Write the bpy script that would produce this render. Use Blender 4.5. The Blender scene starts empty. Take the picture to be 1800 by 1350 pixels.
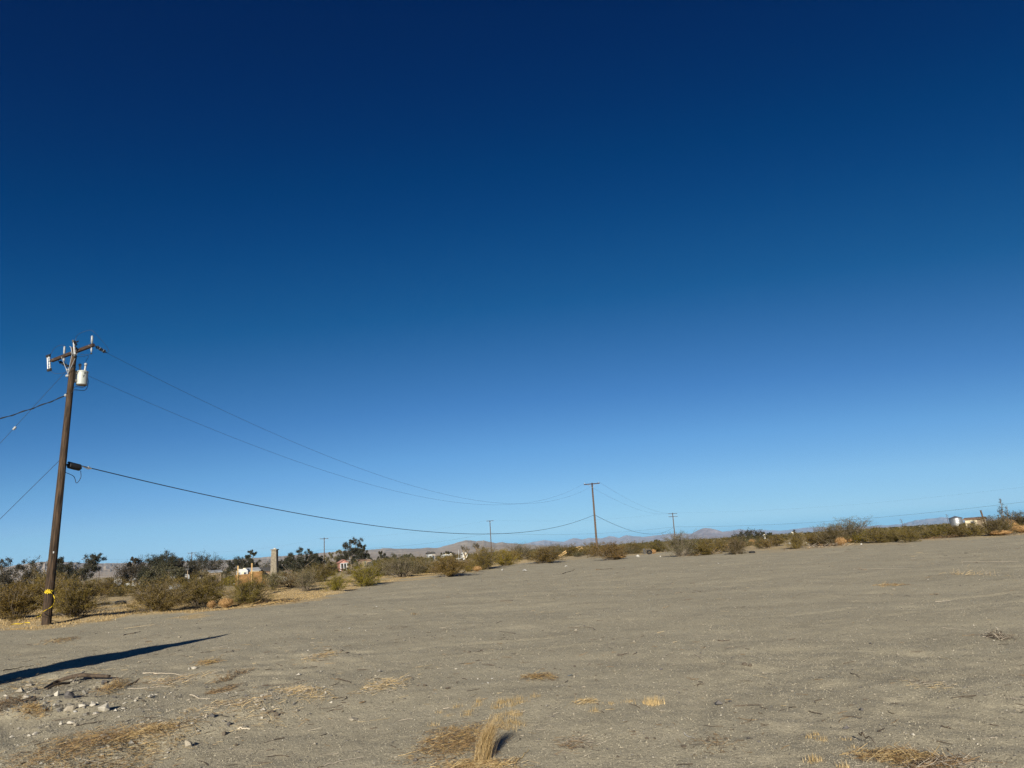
import bpy, math, random
import numpy as np
from mathutils import Vector, Matrix

scn = bpy.context.scene
COL = scn.collection
PI = math.pi
rad = math.radians

# ------------------------------------------------------------------ camera
FPX = 1250.0                                   # focal length in pixels of the 1800 px wide photograph
PITCH = math.atan(292.4 / FPX)
ROLL = rad(3.58)
EYE = 1.6
Fw = np.array([0, math.cos(PITCH), math.sin(PITCH)])
R0 = np.array([1.0, 0, 0]); U0 = np.array([0, -math.sin(PITCH), math.cos(PITCH)])
Rt = math.cos(ROLL) * R0 - math.sin(ROLL) * U0
Up = math.sin(ROLL) * R0 + math.cos(ROLL) * U0
CAM = np.array([0, 0, EYE])
cam_d = bpy.data.cameras.new('camera'); cam = bpy.data.objects.new('camera', cam_d); COL.objects.link(cam)
cam_d.sensor_width = 36; cam_d.lens = 36 * FPX / 1800
cam_d.clip_start = 0.1; cam_d.clip_end = 90000
cam.matrix_world = Matrix(((Rt[0], Up[0], -Fw[0], 0), (Rt[1], Up[1], -Fw[1], 0), (Rt[2], Up[2], -Fw[2], EYE), (0, 0, 0, 1)))
scn.camera = cam

# ------------------------------------------------------------------ sky, sun, exposure
SUN_EL = rad(19.0); SUN_AZ = rad(188.5)        # azimuth clockwise from +Y: behind the camera, a little to the left
scn.view_settings.view_transform = 'Standard'; scn.view_settings.look = 'None'
scn.view_settings.gamma = 1; scn.view_settings.use_curve_mapping = False
scn.view_settings.exposure = 0.9
w = bpy.data.worlds.new('World'); scn.world = w; w.use_nodes = True
nt = w.node_tree; bg = nt.nodes['Background']
sky = nt.nodes.new('ShaderNodeTexSky'); sky.sky_type = 'NISHITA'; sky.sun_disc = False
sky.sun_elevation = SUN_EL; sky.sun_rotation = SUN_AZ
sky.altitude = 900; sky.air_density = 0.6; sky.dust_density = 0.0; sky.ozone_density = 8.0
SKY = 0.07                                     # background strength; the curves below grade the clear sky to its deep desert blue
vm = nt.nodes.new('ShaderNodeVectorMath'); vm.operation = 'SCALE'; vm.inputs['Scale'].default_value = SKY
cv = nt.nodes.new('ShaderNodeRGBCurve')
vd = nt.nodes.new('ShaderNodeVectorMath'); vd.operation = 'SCALE'; vd.inputs['Scale'].default_value = 1 / SKY
nt.links.new(sky.outputs[0], vm.inputs[0]); nt.links.new(vm.outputs[0], cv.inputs['Color']); nt.links.new(cv.outputs[0], vd.inputs[0]); nt.links.new(vd.outputs[0], bg.inputs[0])
E0 = 2 ** 0.9
GRADE = (((0, 0), (.0216, 0), (.0245, .003), (.0309, .0085), (.0508, .064), (.0718, .136), (.1135, .258), (.2017, .405), (.25, .42), (1, .42)),
         ((0, 0), (.0401, .0155), (.0494, .0255), (.065, .048), (.0932, .098), (.1536, .222), (.213, .365), (.3127, .533), (.4534, .677), (.52, .70), (1, .70)),
         ((0, 0), (.1236, .093), (.1519, .127), (.1969, .188), (.2762, .292), (.4288, .540), (.553, .720), (.7024, .835), (.7861, .855), (1, .86)))
for c, pts in zip(cv.mapping.curves, GRADE):
    while len(c.points) > 2: c.points.remove(c.points[0])
    for k, (x, y) in enumerate(pts):
        p = c.points[k] if k < 2 else c.points.new(x, y / E0)
        p.location = (x, y / E0); p.handle_type = 'VECTOR'
cv.mapping.use_clip = False; cv.mapping.update()
bg.inputs[1].default_value = SKY
sl = bpy.data.lights.new('sun', 'SUN'); sl.energy = 5.0; sl.angle = rad(0.5); sl.color = (1.0, 0.93, 0.79)
so = bpy.data.objects.new('sun', sl); COL.objects.link(so)
SUN_TO = np.array([-math.sin(SUN_AZ) * math.cos(SUN_EL), -math.cos(SUN_AZ) * math.cos(SUN_EL), -math.sin(SUN_EL)])
so.rotation_euler = Vector(SUN_TO).to_track_quat('-Z', 'Y').to_euler(); so.location = (-3, -40, 30)
scn.cycles.max_bounces = 5; scn.cycles.volume_bounces = 0
scn.cycles.use_denoising = True; scn.cycles.denoising_prefilter = 'NONE'

# ------------------------------------------------------------------ photograph pixel -> place in the world
def ray(x, y): return Fw + Rt * (x - 900) / FPX - Up * (y - 675) / FPX
def pj(p):
    v = np.asarray(p, float) - CAM
    f = v @ Fw
    return 900 + FPX * (v @ Rt) / f, 675 - FPX * (v @ Up) / f
def hz(x):                                      # height of the horizon in column x
    k = Fw[2] + Rt[2] * (x - 900) / FPX
    return 675 + FPX * k / Up[2]
def at(x, y, dist):
    d = ray(x, y); return CAM + d * dist / math.hypot(d[0], d[1])
def vn(x, y, seed=0):                           # value noise, -1..1
    x = np.asarray(x, float); y = np.asarray(y, float)
    xi = np.floor(x); yi = np.floor(y); fx = x - xi; fy = y - yi
    fx = fx * fx * fx * (fx * (fx * 6 - 15) + 10); fy = fy * fy * fy * (fy * (fy * 6 - 15) + 10)
    def h(a, b):
        s = np.sin(a * 127.1 + b * 311.7 + seed * 74.7) * 43758.5453
        return (s - np.floor(s)) * 2 - 1
    return (h(xi, yi) * (1 - fx) + h(xi + 1, yi) * fx) * (1 - fy) + (h(xi, yi + 1) * (1 - fx) + h(xi + 1, yi + 1) * fx) * fy
def ss(a, b, x): t = np.clip((x - a) / (b - a), 0, 1); return t * t * (3 - 2 * t)
def gp0(x, y, z=0.0):
    d = ray(x, y); t = (z - EYE) / d[2]; return CAM + t * d

BND = np.array([(-300, 1112), (0, 1092), (60, 1090), (230, 1078), (330, 1072), (480, 1055), (560, 1046), (640, 1030), (700, 1018), (760, 1011),
                (830, 1003), (900, 991), (960, 988), (1040, 980), (1100, 977), (1200, 974), (1300, 970), (1380, 965), (1450, 960), (1540, 955),
                (1620, 948), (1700, 942), (1800, 935), (2100, 915)], float)
def bnd_y(px): return np.interp(px, BND[:, 0], BND[:, 1])
def seg_dist(x, y, pts):
    """distance to a polyline and signed side (+ to its right)"""
    best = np.full(np.shape(x), 1e9); side = np.zeros(np.shape(x)); along = np.zeros(np.shape(x))
    n = len(pts) - 1
    for i in range(n):
        ax, ay = pts[i]; bx, by = pts[i + 1]; dx, dy = bx - ax, by - ay; L = dx * dx + dy * dy
        t = np.clip(((x - ax) * dx + (y - ay) * dy) / L, 0, 1)
        d = np.hypot(x - ax - t * dx, y - ay - t * dy)
        c = ((x - ax) * dy - (y - ay) * dx) / math.sqrt(L)
        m = d < best
        best = np.where(m, d, best); side = np.where(m, c, side); along = np.where(m, (i + t) / n, along)
    return best, side, along
BERM = [tuple(gp0(*p)[:2]) for p in ((20, 1380), (150, 1335), (330, 1290), (470, 1248), (560, 1212))]
RUTS = [(-9, 24, 22, 34, 2.0), (-4, 11.5, 12, 16, .8), (1, 5, 6.5, 30, 1.0)]   # old wheel tracks: start, end, bow
MOUNDS = []                                     # (x, y, radius, height) sand hummocks under bushes, filled before the ground is built
def gz(x, y):
    x = np.asarray(x, float); y = np.asarray(y, float)
    r = np.hypot(x, y)
    near = 1 - ss(60, 200, r)
    z = near * (0.055 * vn(x / 5.3, y / 5.3, 1) + 0.032 * vn(x / 1.9, y / 1.9, 2) + 0.012 * vn(x / .7, y / .7, 3))
    n2 = 1 - ss(18, 40, r)
    z = z + n2 * (0.006 * vn(x / .28, y / .28, 4) + 0.0035 * vn(x / .11, y / .11, 5))
    z = z + (1 - ss(22, 34, r)) * ss(.05, .55, vn(x / 3.6, y / 4.4, 16) + .4 * vn(x / 1.3, y / 1.7, 17)) * (.016 * vn(x / .36, y / .42, 18) + .008 * vn(x / .17, y / .2, 19))
    rough = np.exp(-((x + 7.5) / 3.2) ** 2 - ((y - 10.5) / 4.0) ** 2)
    z = z + rough * (0.075 * vn(x / 1.1, y / 1.1, 6) + 0.035 * vn(x / .4, y / .4, 7))
    d, s, a = seg_dist(x, y, BERM)
    z = z + 0.10 * np.exp(-np.where(s > 0, d / .28, d / .9) ** 2) * np.sin(np.clip(a * .9 + .1, 0, 1) * PI) ** .5
    for (ax_, ay_, bx_, by_, cv_) in RUTS:
        L_ = math.hypot(bx_ - ax_, by_ - ay_); ux, uy = (bx_ - ax_) / L_, (by_ - ay_) / L_; t = (x - ax_) * ux + (y - ay_) * uy; s_ = (x - ax_) * uy - (y - ay_) * ux + cv_ * (t / L_ - .5) ** 2 * 4
        m_ = ss(-2, 2, t) * ss(L_ + 2, L_ - 2, t) * (.45 + .55 * vn(t / 2.1, t * 0 + ax_, 15))
        for off in (-.75, .75): z = z + m_ * (-.020 * np.exp(-((s_ - off) / .13) ** 2) + .008 * np.exp(-((s_ - off - .2) / .09) ** 2) + .008 * np.exp(-((s_ - off + .2) / .09) ** 2))
    az = np.arctan2(x, y)
    z = z - 2.2 * ss(60, 170, r) * ss(rad(-8), rad(-22), az) + 0.25 * ss(60, 300, r) * vn(x / 60, y / 60, 8) * (r < 4000)
    for mx, my, mr, mh in MOUNDS:
        z = z + mh * np.exp(-((x - mx) ** 2 + (y - my) ** 2) / (mr * mr))
    return z
def gp(x, y):                                   # point of the ground seen at a pixel
    z = 0.0
    for _ in range(4):
        p = gp0(x, y, z); z = float(gz(p[0], p[1]))
    p[2] = z; return p
def spot(px, dist):                             # point of the ground under a column at a distance
    p = at(px, hz(px), dist); p[2] = float(gz(p[0], p[1])); return p
def depth(p): return float((np.asarray(p) - CAM) @ Fw)
def zat(px, py, dist): return float(at(px, py, dist)[2])

# ------------------------------------------------------------------ mesh helpers
class MB:
    def __init__(s): s.V = []; s.F = {}; s.M = {}; s.n = 0; s.mi = 0
    def add(s, V, F):
        V = np.asarray(V, float).reshape(-1, 3); F = np.asarray(F, int)
        k = F.shape[1]
        s.F.setdefault(k, []).append(F + s.n); s.M.setdefault(k, []).append(np.full(len(F), s.mi))
        s.V.append(V); s.n += len(V)
    def box(s, c, size, ax=None):
        a = np.eye(3) if ax is None else np.asarray(ax, float)
        h = np.array(size) / 2
        V = [np.asarray(c) + a[0] * h[0] * i + a[1] * h[1] * j + a[2] * h[2] * k for i in (-1, 1) for j in (-1, 1) for k in (-1, 1)]
        s.add(V, [(0, 1, 3, 2), (4, 6, 7, 5), (0, 4, 5, 1), (2, 3, 7, 6), (0, 2, 6, 4), (1, 5, 7, 3)])
    def tube(s, pts, r, n=6, cap=True):
        P = np.asarray(pts, float); m = len(P)
        r = np.broadcast_to(np.asarray(r, float), (m,))
        T = np.gradient(P, axis=0); T /= np.linalg.norm(T, axis=1)[:, None] + 1e-12
        ref = np.array([0, 0, 1.0]) if abs(T[0][2]) < .9 else np.array([1.0, 0, 0])
        V = []
        for i in range(m):
            u = np.cross(T[i], ref); u /= np.linalg.norm(u) + 1e-12; v = np.cross(u, T[i]); ref = v
            for k in range(n):
                a = 2 * PI * k / n; V.append(P[i] + r[i] * (u * math.cos(a) + v * math.sin(a)))
        F = [(i * n + k, i * n + (k + 1) % n, (i + 1) * n + (k + 1) % n, (i + 1) * n + k) for i in range(m - 1) for k in range(n)]
        s.add(V, F)
        if cap and n == 4: s.F[4].append(np.array([[s.n - 4 * m + k for k in (0, 1, 2, 3)], [s.n - 4 + k for k in (3, 2, 1, 0)]])); s.M[4].append(np.full(2, s.mi))
        elif cap and n > 4:
            b = s.n - n * m
            s.F.setdefault(n, []).append(np.array([[b + k for k in range(n)], [s.n - 1 - k for k in range(n)]])); s.M.setdefault(n, []).append(np.full(2, s.mi))
    def lathe(s, base, prof, n=14, axis=(0, 0, 1)):
        """profile of (radius, height) turned round an axis"""
        ax = np.asarray(axis, float); ax = ax / np.linalg.norm(ax)
        pts = [np.asarray(base) + ax * h for r, h in prof]
        u = np.cross(ax, (0, 0, 1.0) if abs(ax[2]) < .9 else (1.0, 0, 0)); u /= np.linalg.norm(u); v = np.cross(ax, u)
        m = len(prof)
        V = [pts[i] + prof[i][0] * (u * math.cos(2 * PI * k / n) + v * math.sin(2 * PI * k / n)) for i in range(m) for k in range(n)]
        F = [(i * n + k, i * n + (k + 1) % n, (i + 1) * n + (k + 1) % n, (i + 1) * n + k) for i in range(m - 1) for k in range(n)]
        s.add(V, F); b = s.n - n * m
        s.F.setdefault(n, []).append(np.array([[b + n - 1 - k for k in range(n)], [s.n - n + k for k in range(n)]])); s.M.setdefault(n, []).append(np.full(2, s.mi))
    def prism(s, poly, a, b):
        """closed polygon a-side points, extruded by vector b"""
        P = np.asarray(poly, float); n = len(P); b = np.asarray(b, float)
        s.add(np.vstack([P, P + b]), [(k, (k + 1) % n, n + (k + 1) % n, n + k) for k in range(n)])
        o = s.n - 2 * n
        s.F.setdefault(n, []).append(np.array([[o + n - 1 - k for k in range(n)], [o + n + k for k in range(n)]])); s.M.setdefault(n, []).append(np.full(2, s.mi))
    def leaves(s, C, size, rng, asp=.5, up=.3):
        C = np.asarray(C, float); n = len(C)
        d = rng.normal(size=(n, 3)); d[:, 2] += up; d /= np.linalg.norm(d, axis=1)[:, None]
        e = np.cross(d, rng.normal(size=(n, 3))); e /= np.linalg.norm(e, axis=1)[:, None]
        sz = size * rng.uniform(.6, 1.3, (n, 1))
        V = np.stack([C - d * sz * .5, C + e * sz * asp * .5, C + d * sz * .5, C - e * sz * asp * .5], 1).reshape(-1, 3)
        s.add(V, np.arange(4 * n).reshape(n, 4))
    def blades(s, B, L, W, lean, rng, curve=.6, seg=3, bias=(0, 0)):
        """grass blades as thin curved strips: roots B, lengths L"""
        n = len(B); a = rng.uniform(0, 2 * PI, n); l = np.abs(rng.normal(0, lean, n))
        D = np.stack([np.cos(a) * l + bias[0], np.sin(a) * l + bias[1]], 1)
        sd = np.stack([-np.sin(a + rng.normal(0, .8, n)), np.cos(a), np.zeros(n)], 1); sd /= np.linalg.norm(sd, axis=1)[:, None]
        rows = []
        for i in range(seg + 1):
            t = i / seg
            p = np.array(B, float).copy()
            p[:, :2] += D * (L * (t * (1 - curve) + curve * t * t))[:, None]
            p[:, 2] += L * (t - .35 * l.clip(0, 1.4) * t * t)
            wd = (W * (1 - .85 * t)); wd = wd[:, None] if np.ndim(wd) else wd
            rows += [p - sd * wd, p + sd * wd]
        V = np.stack(rows, 1).reshape(-1, 3); k = 2 * (seg + 1)
        F = np.concatenate([np.stack([np.arange(n) * k + 2 * i + j for j in (0, 1, 3, 2)], 1) for i in range(seg)])
        s.add(V, F)
    def arr(s): return np.concatenate(s.V) if s.V else np.zeros((0, 3))
    def build(s, name, mats, parent=None, smooth=False, org=None, loc=None):
        V = s.arr()
        if parent is not None: o0 = parent.get('_o'); V = V - np.array(o0)
        elif org is not None: V = V - np.asarray(org)
        me = bpy.data.meshes.new(name)
        ks = sorted(s.F)
        Fs = [np.concatenate(s.F[k]) for k in ks]
        mi = np.concatenate([np.concatenate(s.M[k]) for k in ks])
        loops = np.concatenate([f.ravel() for f in Fs]); tot = np.concatenate([np.full(len(f), k) for f, k in zip(Fs, ks)])
        st = np.concatenate([[0], np.cumsum(tot)[:-1]])
        me.vertices.add(len(V)); me.vertices.foreach_set('co', V.astype(np.float32).ravel())
        me.loops.add(len(loops)); me.loops.foreach_set('vertex_index', loops.astype(np.int32))
        me.polygons.add(len(tot)); me.polygons.foreach_set('loop_start', st.astype(np.int32)); me.polygons.foreach_set('loop_total', tot.astype(np.int32))
        for m in (mats if isinstance(mats, (list, tuple)) else [mats]): me.materials.append(m)
        me.polygons.foreach_set('material_index', mi.astype(np.int32))
        me.polygons.foreach_set('use_smooth', np.full(len(tot), bool(smooth)))
        me.update(); me.validate()
        o = bpy.data.objects.new(name, me); COL.objects.link(o)
        if parent is not None: o.parent = parent; o['_o'] = list(parent['_o'])
        elif org is not None: o.location = org; o['_o'] = list(org)
        else: o['_o'] = [0, 0, 0]
        return o
def thing(name, p, label, cat, group=None):
    o = bpy.data.objects.new(name, None); COL.objects.link(o); o.location = p; o.empty_display_size = .3
    o['_o'] = [float(v) for v in p]; return tag(o, label, cat, group)
def tag(o, label=None, cat=None, group=None, kind=None):
    if label: o['label'] = label
    if cat: o['category'] = cat
    if group: o['group'] = group
    if kind: o['kind'] = kind
    return o
def copy_tree(o, parent=None):
    c = o.copy(); COL.objects.link(c)
    if parent is not None: c.parent = parent
    for ch in KIDS.get(o.name, []): copy_tree(ch, c)
    return c
KIDS = {}
def note_kids(o):                                # remembered, so that copies need no search through the scene
    KIDS[o.name] = [c for c in o.children]
    for c in KIDS[o.name]: note_kids(c)

# ------------------------------------------------------------------ materials
def pmat(name, c1, c2=None, scale=8, stretch=(1, 1, 1), rough=.85, bump=0, bdist=.01, metal=0, detail=5, lo=.35, hi=.65, spec=.3):
    m = bpy.data.materials.new(name); m.use_nodes = True; t = m.node_tree; b = t.nodes['Principled BSDF']
    b.inputs['Roughness'].default_value = rough; b.inputs['Metallic'].default_value = metal
    b.inputs['Specular IOR Level'].default_value = spec
    tc = t.nodes.new('ShaderNodeTexCoord'); mp = t.nodes.new('ShaderNodeMapping'); mp.inputs['Scale'].default_value = stretch
    t.links.new(tc.outputs['Object'], mp.inputs[0])
    n = t.nodes.new('ShaderNodeTexNoise'); n.inputs['Scale'].default_value = scale; n.inputs['Detail'].default_value = detail; n.inputs['Roughness'].default_value = .65
    t.links.new(mp.outputs[0], n.inputs[0])
    r = t.nodes.new('ShaderNodeValToRGB'); e = r.color_ramp.elements
    e[0].position = lo; e[1].position = hi
    e[0].color = (*c1, 1); e[1].color = (*(c2 or [v * 1.25 for v in c1]), 1)
    t.links.new(n.outputs['Fac'], r.inputs[0]); t.links.new(r.outputs[0], b.inputs['Base Color'])
    if bump:
        bp = t.nodes.new('ShaderNodeBump'); bp.inputs['Strength'].default_value = bump; bp.inputs['Distance'].default_value = bdist
        t.links.new(n.outputs['Fac'], bp.inputs['Height']); t.links.new(bp.outputs[0], b.inputs['Normal'])
    return m
def leafmat(name, trans=.25, vary=.5):
    """foliage: the object's own colour, varied leaf by leaf, some light let through"""
    m = bpy.data.materials.new(name); m.use_nodes = True; t = m.node_tree; b = t.nodes['Principled BSDF']
    b.inputs['Roughness'].default_value = .7; b.inputs['Specular IOR Level'].default_value = .2
    oi = t.nodes.new('ShaderNodeObjectInfo'); ge = t.nodes.new('ShaderNodeNewGeometry')
    hs = t.nodes.new('ShaderNodeHueSaturation')
    ma = t.nodes.new('ShaderNodeMapRange'); ma.inputs[3].default_value = 1 - vary; ma.inputs[4].default_value = 1 + vary
    t.links.new(ge.outputs['Random Per Island'], ma.inputs[0]); t.links.new(ma.outputs[0], hs.inputs['Value'])
    mb = t.nodes.new('ShaderNodeMapRange'); mb.inputs[3].default_value = .485; mb.inputs[4].default_value = .515
    t.links.new(oi.outputs['Random'], mb.inputs[0]); t.links.new(mb.outputs[0], hs.inputs['Hue'])
    t.links.new(oi.outputs['Color'], hs.inputs['Color']); t.links.new(hs.outputs[0], b.inputs['Base Color'])
    tr = t.nodes.new('ShaderNodeBsdfTranslucent'); t.links.new(hs.outputs[0], tr.inputs[0])
    mx = t.nodes.new('ShaderNodeMixShader'); mx.inputs[0].default_value = trans
    t.links.new(b.outputs[0], mx.inputs[1]); t.links.new(tr.outputs[0], mx.inputs[2]); t.links.new(mx.outputs[0], t.nodes['Material Output'].inputs[0])
    return m
M = dict(
    wood=pmat('pole_wood', (.008, .005, .003), (.074, .046, .027), 11, (2.6, 2.6, .13), .85, .9, .03, detail=10, lo=.40, hi=.62),
    arm=pmat('crossarm_wood', (.016, .010, .007), (.047, .027, .018), 9, (1, 1, 1), .8, .3, .01),
    farwood=pmat('far_pole_wood', (.05, .033, .022), (.10, .07, .05), 3, (3, 3, .3)),
    porcelain=pmat('white_porcelain', (.19, .205, .22), (.29, .30, .315), 5, rough=.3),
    rubber=pmat('black_rubber', (.012, .012, .013), (.025, .025, .026), 8, rough=.6),
    steel=pmat('galvanised_steel', (.36, .37, .38), (.5, .5, .5), 6, rough=.5, metal=.6),
    tank=pmat('transformer_paint', (.29, .31, .295), (.37, .385, .37), 3, rough=.4),
    tankdark=pmat('transformer_underside', (.16, .15, .14), (.22, .2, .18), 5),
    wire=pmat('wire', (.02, .022, .026), (.035, .036, .04), 4, rough=.5),
    tape=pmat('yellow_tape', (.45, .32, .012), (.55, .40, .025), 7, rough=.4),
    leaf=leafmat('leaf'), dryleaf=leafmat('dry_leaf', .2, .45),
    stem=pmat('bush_stem', (.085, .068, .048), (.17, .138, .105), 12),
    trunk=pmat('bark', (.07, .055, .04), (.15, .12, .09), 5),
    straw=pmat('straw', (.22, .145, .055), (.38, .27, .12), 25, lo=.3, hi=.7),
    palestraw=pmat('pale_straw', (.32, .235, .12), (.45, .35, .20), 25),
    brownstraw=pmat('brown_straw', (.13, .075, .032), (.25, .16, .07), 25),
    darktwig=pmat('dark_twig', (.035, .025, .018), (.09, .065, .045), 25),
    greytwig=pmat('grey_twig', (.22, .19, .15), (.36, .31, .25), 25),
    paletwig=pmat('pale_twig', (.34, .29, .22), (.45, .39, .31), 25),
    rockpale=pmat('pale_rock', (.28, .255, .215), (.42, .39, .335), 14, bump=.6, bdist=.01, lo=.3, hi=.7),
    rocktan=pmat('tan_rock', (.20, .175, .135), (.30, .265, .21), 14, bump=.6, bdist=.01),
    rockgrey=pmat('grey_rock', (.13, .12, .105), (.21, .195, .17), 14, bump=.6, bdist=.01),
    rockdark=pmat('dark_rock', (.06, .056, .055), (.12, .11, .105), 14, bump=.6, bdist=.01),
    clod=pmat('earth_clod', (.06, .048, .037), (.13, .105, .08), 20, bump=.8, bdist=.01),
    white=pmat('white_paint', (.27, .28, .285), (.34, .35, .355), 1.5, rough=.5),
    cream=pmat('cream_siding', (.46, .40, .28), (.54, .47, .34), 1.5),
    roofdark=pmat('dark_roofing', (.045, .042, .04), (.08, .075, .07), 3),
    roofbrown=pmat('brown_roofing', (.13, .08, .05), (.2, .13, .09), 3),
    pink=pmat('pink_stucco', (.27, .13, .11), (.34, .17, .14), 1.5),
    glass=pmat('window_glass', (.03, .035, .045), (.06, .065, .075), 2, rough=.15, spec=.6),
    stone=pmat('chimney_stone', (.11, .093, .07), (.20, .172, .13), 4, bump=.6, bdist=.05),
    stonecap=pmat('pale_cap', (.34, .32, .28), (.44, .42, .37), 4),
    osb=pmat('chipboard', (.15, .078, .027), (.24, .135, .052), 6, detail=8),
    lumber=pmat('new_lumber', (.36, .23, .10), (.46, .32, .15), 4, (1, 1, .2)),
    silver=pmat('corrugated_silver', (.26, .27, .28), (.36, .37, .38), 3, rough=.42, metal=.8),
    tyre=pmat('tyre_rubber', (.01, .01, .011), (.022, .021, .021), 9, rough=.75),
    litter=pmat('white_plastic', (.27, .265, .25), (.36, .35, .335), 9, rough=.5),
    slate=pmat('blue_grey_slate', (.06, .07, .08), (.1, .11, .12), 9),
    fencewood=pmat('weathered_boards', (.16, .12, .08), (.27, .21, .15), 5, (2, 2, .3)),
    grainpale=pmat('pale_grit', (.20, .18, .135), (.27, .245, .19), 30), grainmid=pmat('tan_grit', (.145, .13, .098), (.19, .17, .128), 30), graindark=pmat('dark_grit', (.055, .048, .037), (.095, .084, .064), 30),
    tumble=pmat('tumbleweed', (.27, .155, .062), (.39, .24, .108), 9),
)

# ------------------------------------------------------------------ bushes that stand along the edge of the sand: pixel column, base row, width, top row
OLIVE = (.142, .104, .024); YELLOW = (.200, .158, .016); GREYG = (.125, .108, .056); BROWN = (.160, .106, .036); DARK = (.090, .072, .026)
BUSHES = [
 (24, 1090, 140, 1028, OLIVE, 'wide olive creosote bush left of the large pole at the picture edge'),
 (128, 1088, 100, 1024, OLIVE, 'olive creosote bush right behind the large pole with the yellow tape'),
 (78, 1074, 110, 1009, OLIVE, 'tall olive creosote bush behind the large pole, reaching above the hill foot'),
 (186, 1048, 66, 1018, OLIVE, 'rounded olive bush behind the two black tyres on the grey dirt'),
 (276, 1079, 120, 1020, BROWN, 'brownish creosote bush with bare grey stems right of the two tyres'),
 (350, 1066, 105, 1008, OLIVE, 'broad olive creosote bush behind the two small tumbleweeds'),
 (368, 1048, 44, 1008, GREYG, 'greyish half bare bush showing pale stems above the small tumbleweeds'),
 (436, 1062, 84, 1015, OLIVE, 'olive creosote bush in front of the chipboard panel and its posts'),
 (485, 1035, 46, 1008, GREYG, 'pale greyish bush between the chipboard panel and the stone chimney base'),
 (537, 1039, 52, 1000, GREYG, 'grey green upright bush in the straw grass right of the chimney'),
 (560, 1024, 60, 992, OLIVE, 'low olive bush behind the upright grey green bush'),
 (590, 1041, 40, 1009, YELLOW, 'small bright yellow green bush at the edge of the sand'),
 (640, 1029, 66, 992, YELLOW, 'yellow green creosote bush right of the small bright one'),
 (708, 1016, 98, 979, GREYG, 'wide grey green creosote bush before the pale hills'),
 (672, 1010, 60, 982, OLIVE, 'low olive bush below the dark truck'),
 (742, 1006, 60, 980, OLIVE, 'olive bush below the little two storey white house'),
 (790, 1012, 70, 976, OLIVE, 'dark olive bush below the long white trailer, first one left of the sandy gap'),
 (823, 1003, 18, 991, YELLOW, 'knee high green bush beside the orange tumbleweed'),
 (850, 1000, 60, 963, OLIVE, 'olive creosote bush under the larger joshua tree'),
 (888, 996, 48, 966, YELLOW, 'green tinted creosote bush left of the low sand bank'),
 (915, 982, 50, 955, GREYG, 'grey twiggy bush behind the low sand bank'),
 (957, 989, 62, 960, OLIVE, 'olive bush with a dry skirt right of the low sand bank'),
 (1004, 979, 42, 957, OLIVE, 'olive bush beside the leaning yellow boards'),
 (975, 974, 50, 956, GREYG, 'greyish bush left behind the leaning yellow boards'),
 (1040, 974, 44, 954, OLIVE, 'olive bush left of the foot of the middle pole'),
 (1051, 979, 34, 957, OLIVE, 'low olive bush hiding the foot of the middle pole'),
 (1076, 981, 56, 952, BROWN, 'brownish bush with dry brush at its foot right of the middle pole'),
 (1112, 972, 46, 951, OLIVE, 'olive bush left of the black stump and tyre'),
 (1158, 972, 50, 950, OLIVE, 'olive bush behind the black stump and tyre'),
 (1196, 974, 60, 935, GREYG, 'tall airy grey green bush beside the double crossarm pole'),
 (1236, 974, 52, 946, OLIVE, 'olive bush over the pale rubble and dead brush'),
 (1268, 972, 40, 946, OLIVE, 'narrow olive bush right of the pale rubble'),
 (1294, 974, 36, 944, DARK, 'dark rounded bush left of the black tyre on the right'),
 (1365, 962, 34, 941, OLIVE, 'small olive bush right of the pair of orange tumbleweeds'),
 (1402, 964, 36, 936, OLIVE, 'green bush with white litter at its foot'),
 (1432, 960, 36, 937, OLIVE, 'olive bush between the green bush and the tall branching one'),
 (1466, 958, 52, 922, DARK, 'dark bush directly behind the largest tumbleweed'),
 (1497, 956, 84, 912, GREYG, 'tallest branching creosote bush, behind the largest tumbleweed, on the right'),
 (1545, 952, 50, 926, OLIVE, 'olive bush right of the tallest branching bush'),
 (1572, 954, 36, 930, OLIVE, 'olive bush with a tumbleweed caught in its left side'),
 (1598, 950, 38, 928, OLIVE, 'olive bush with grey base right of the caught tumbleweed'),
 (1650, 944, 44, 921, OLIVE, 'olive bush left below the silver tank'),
 (1684, 943, 46, 920, OLIVE, 'olive bush under the silver tank'),
 (1712, 944, 40, 921, OLIVE, 'olive bush in front of the cream trailer'),
 (1748, 940, 60, 907, DARK, 'large dark bush right of the cream trailer'),
 (1792, 928, 60, 899, DARK, 'large dark bush at the right picture edge behind the heap of tumbleweeds'),
]
for b in BUSHES:
    p = gp0(b[0], b[1]); MOUNDS.append((p[0], p[1], b[2] * depth(p) / FPX * .55, .10 if p[1] < 60 else .16))
for px, py, r, h in ((918, 988, 3.5, .35), (1230, 972, 6, .35), (1340, 962, 6, .3), (1020, 980, 5, .25)):
    p = gp0(px, py); MOUNDS.append((p[0], p[1], r, h))

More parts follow.
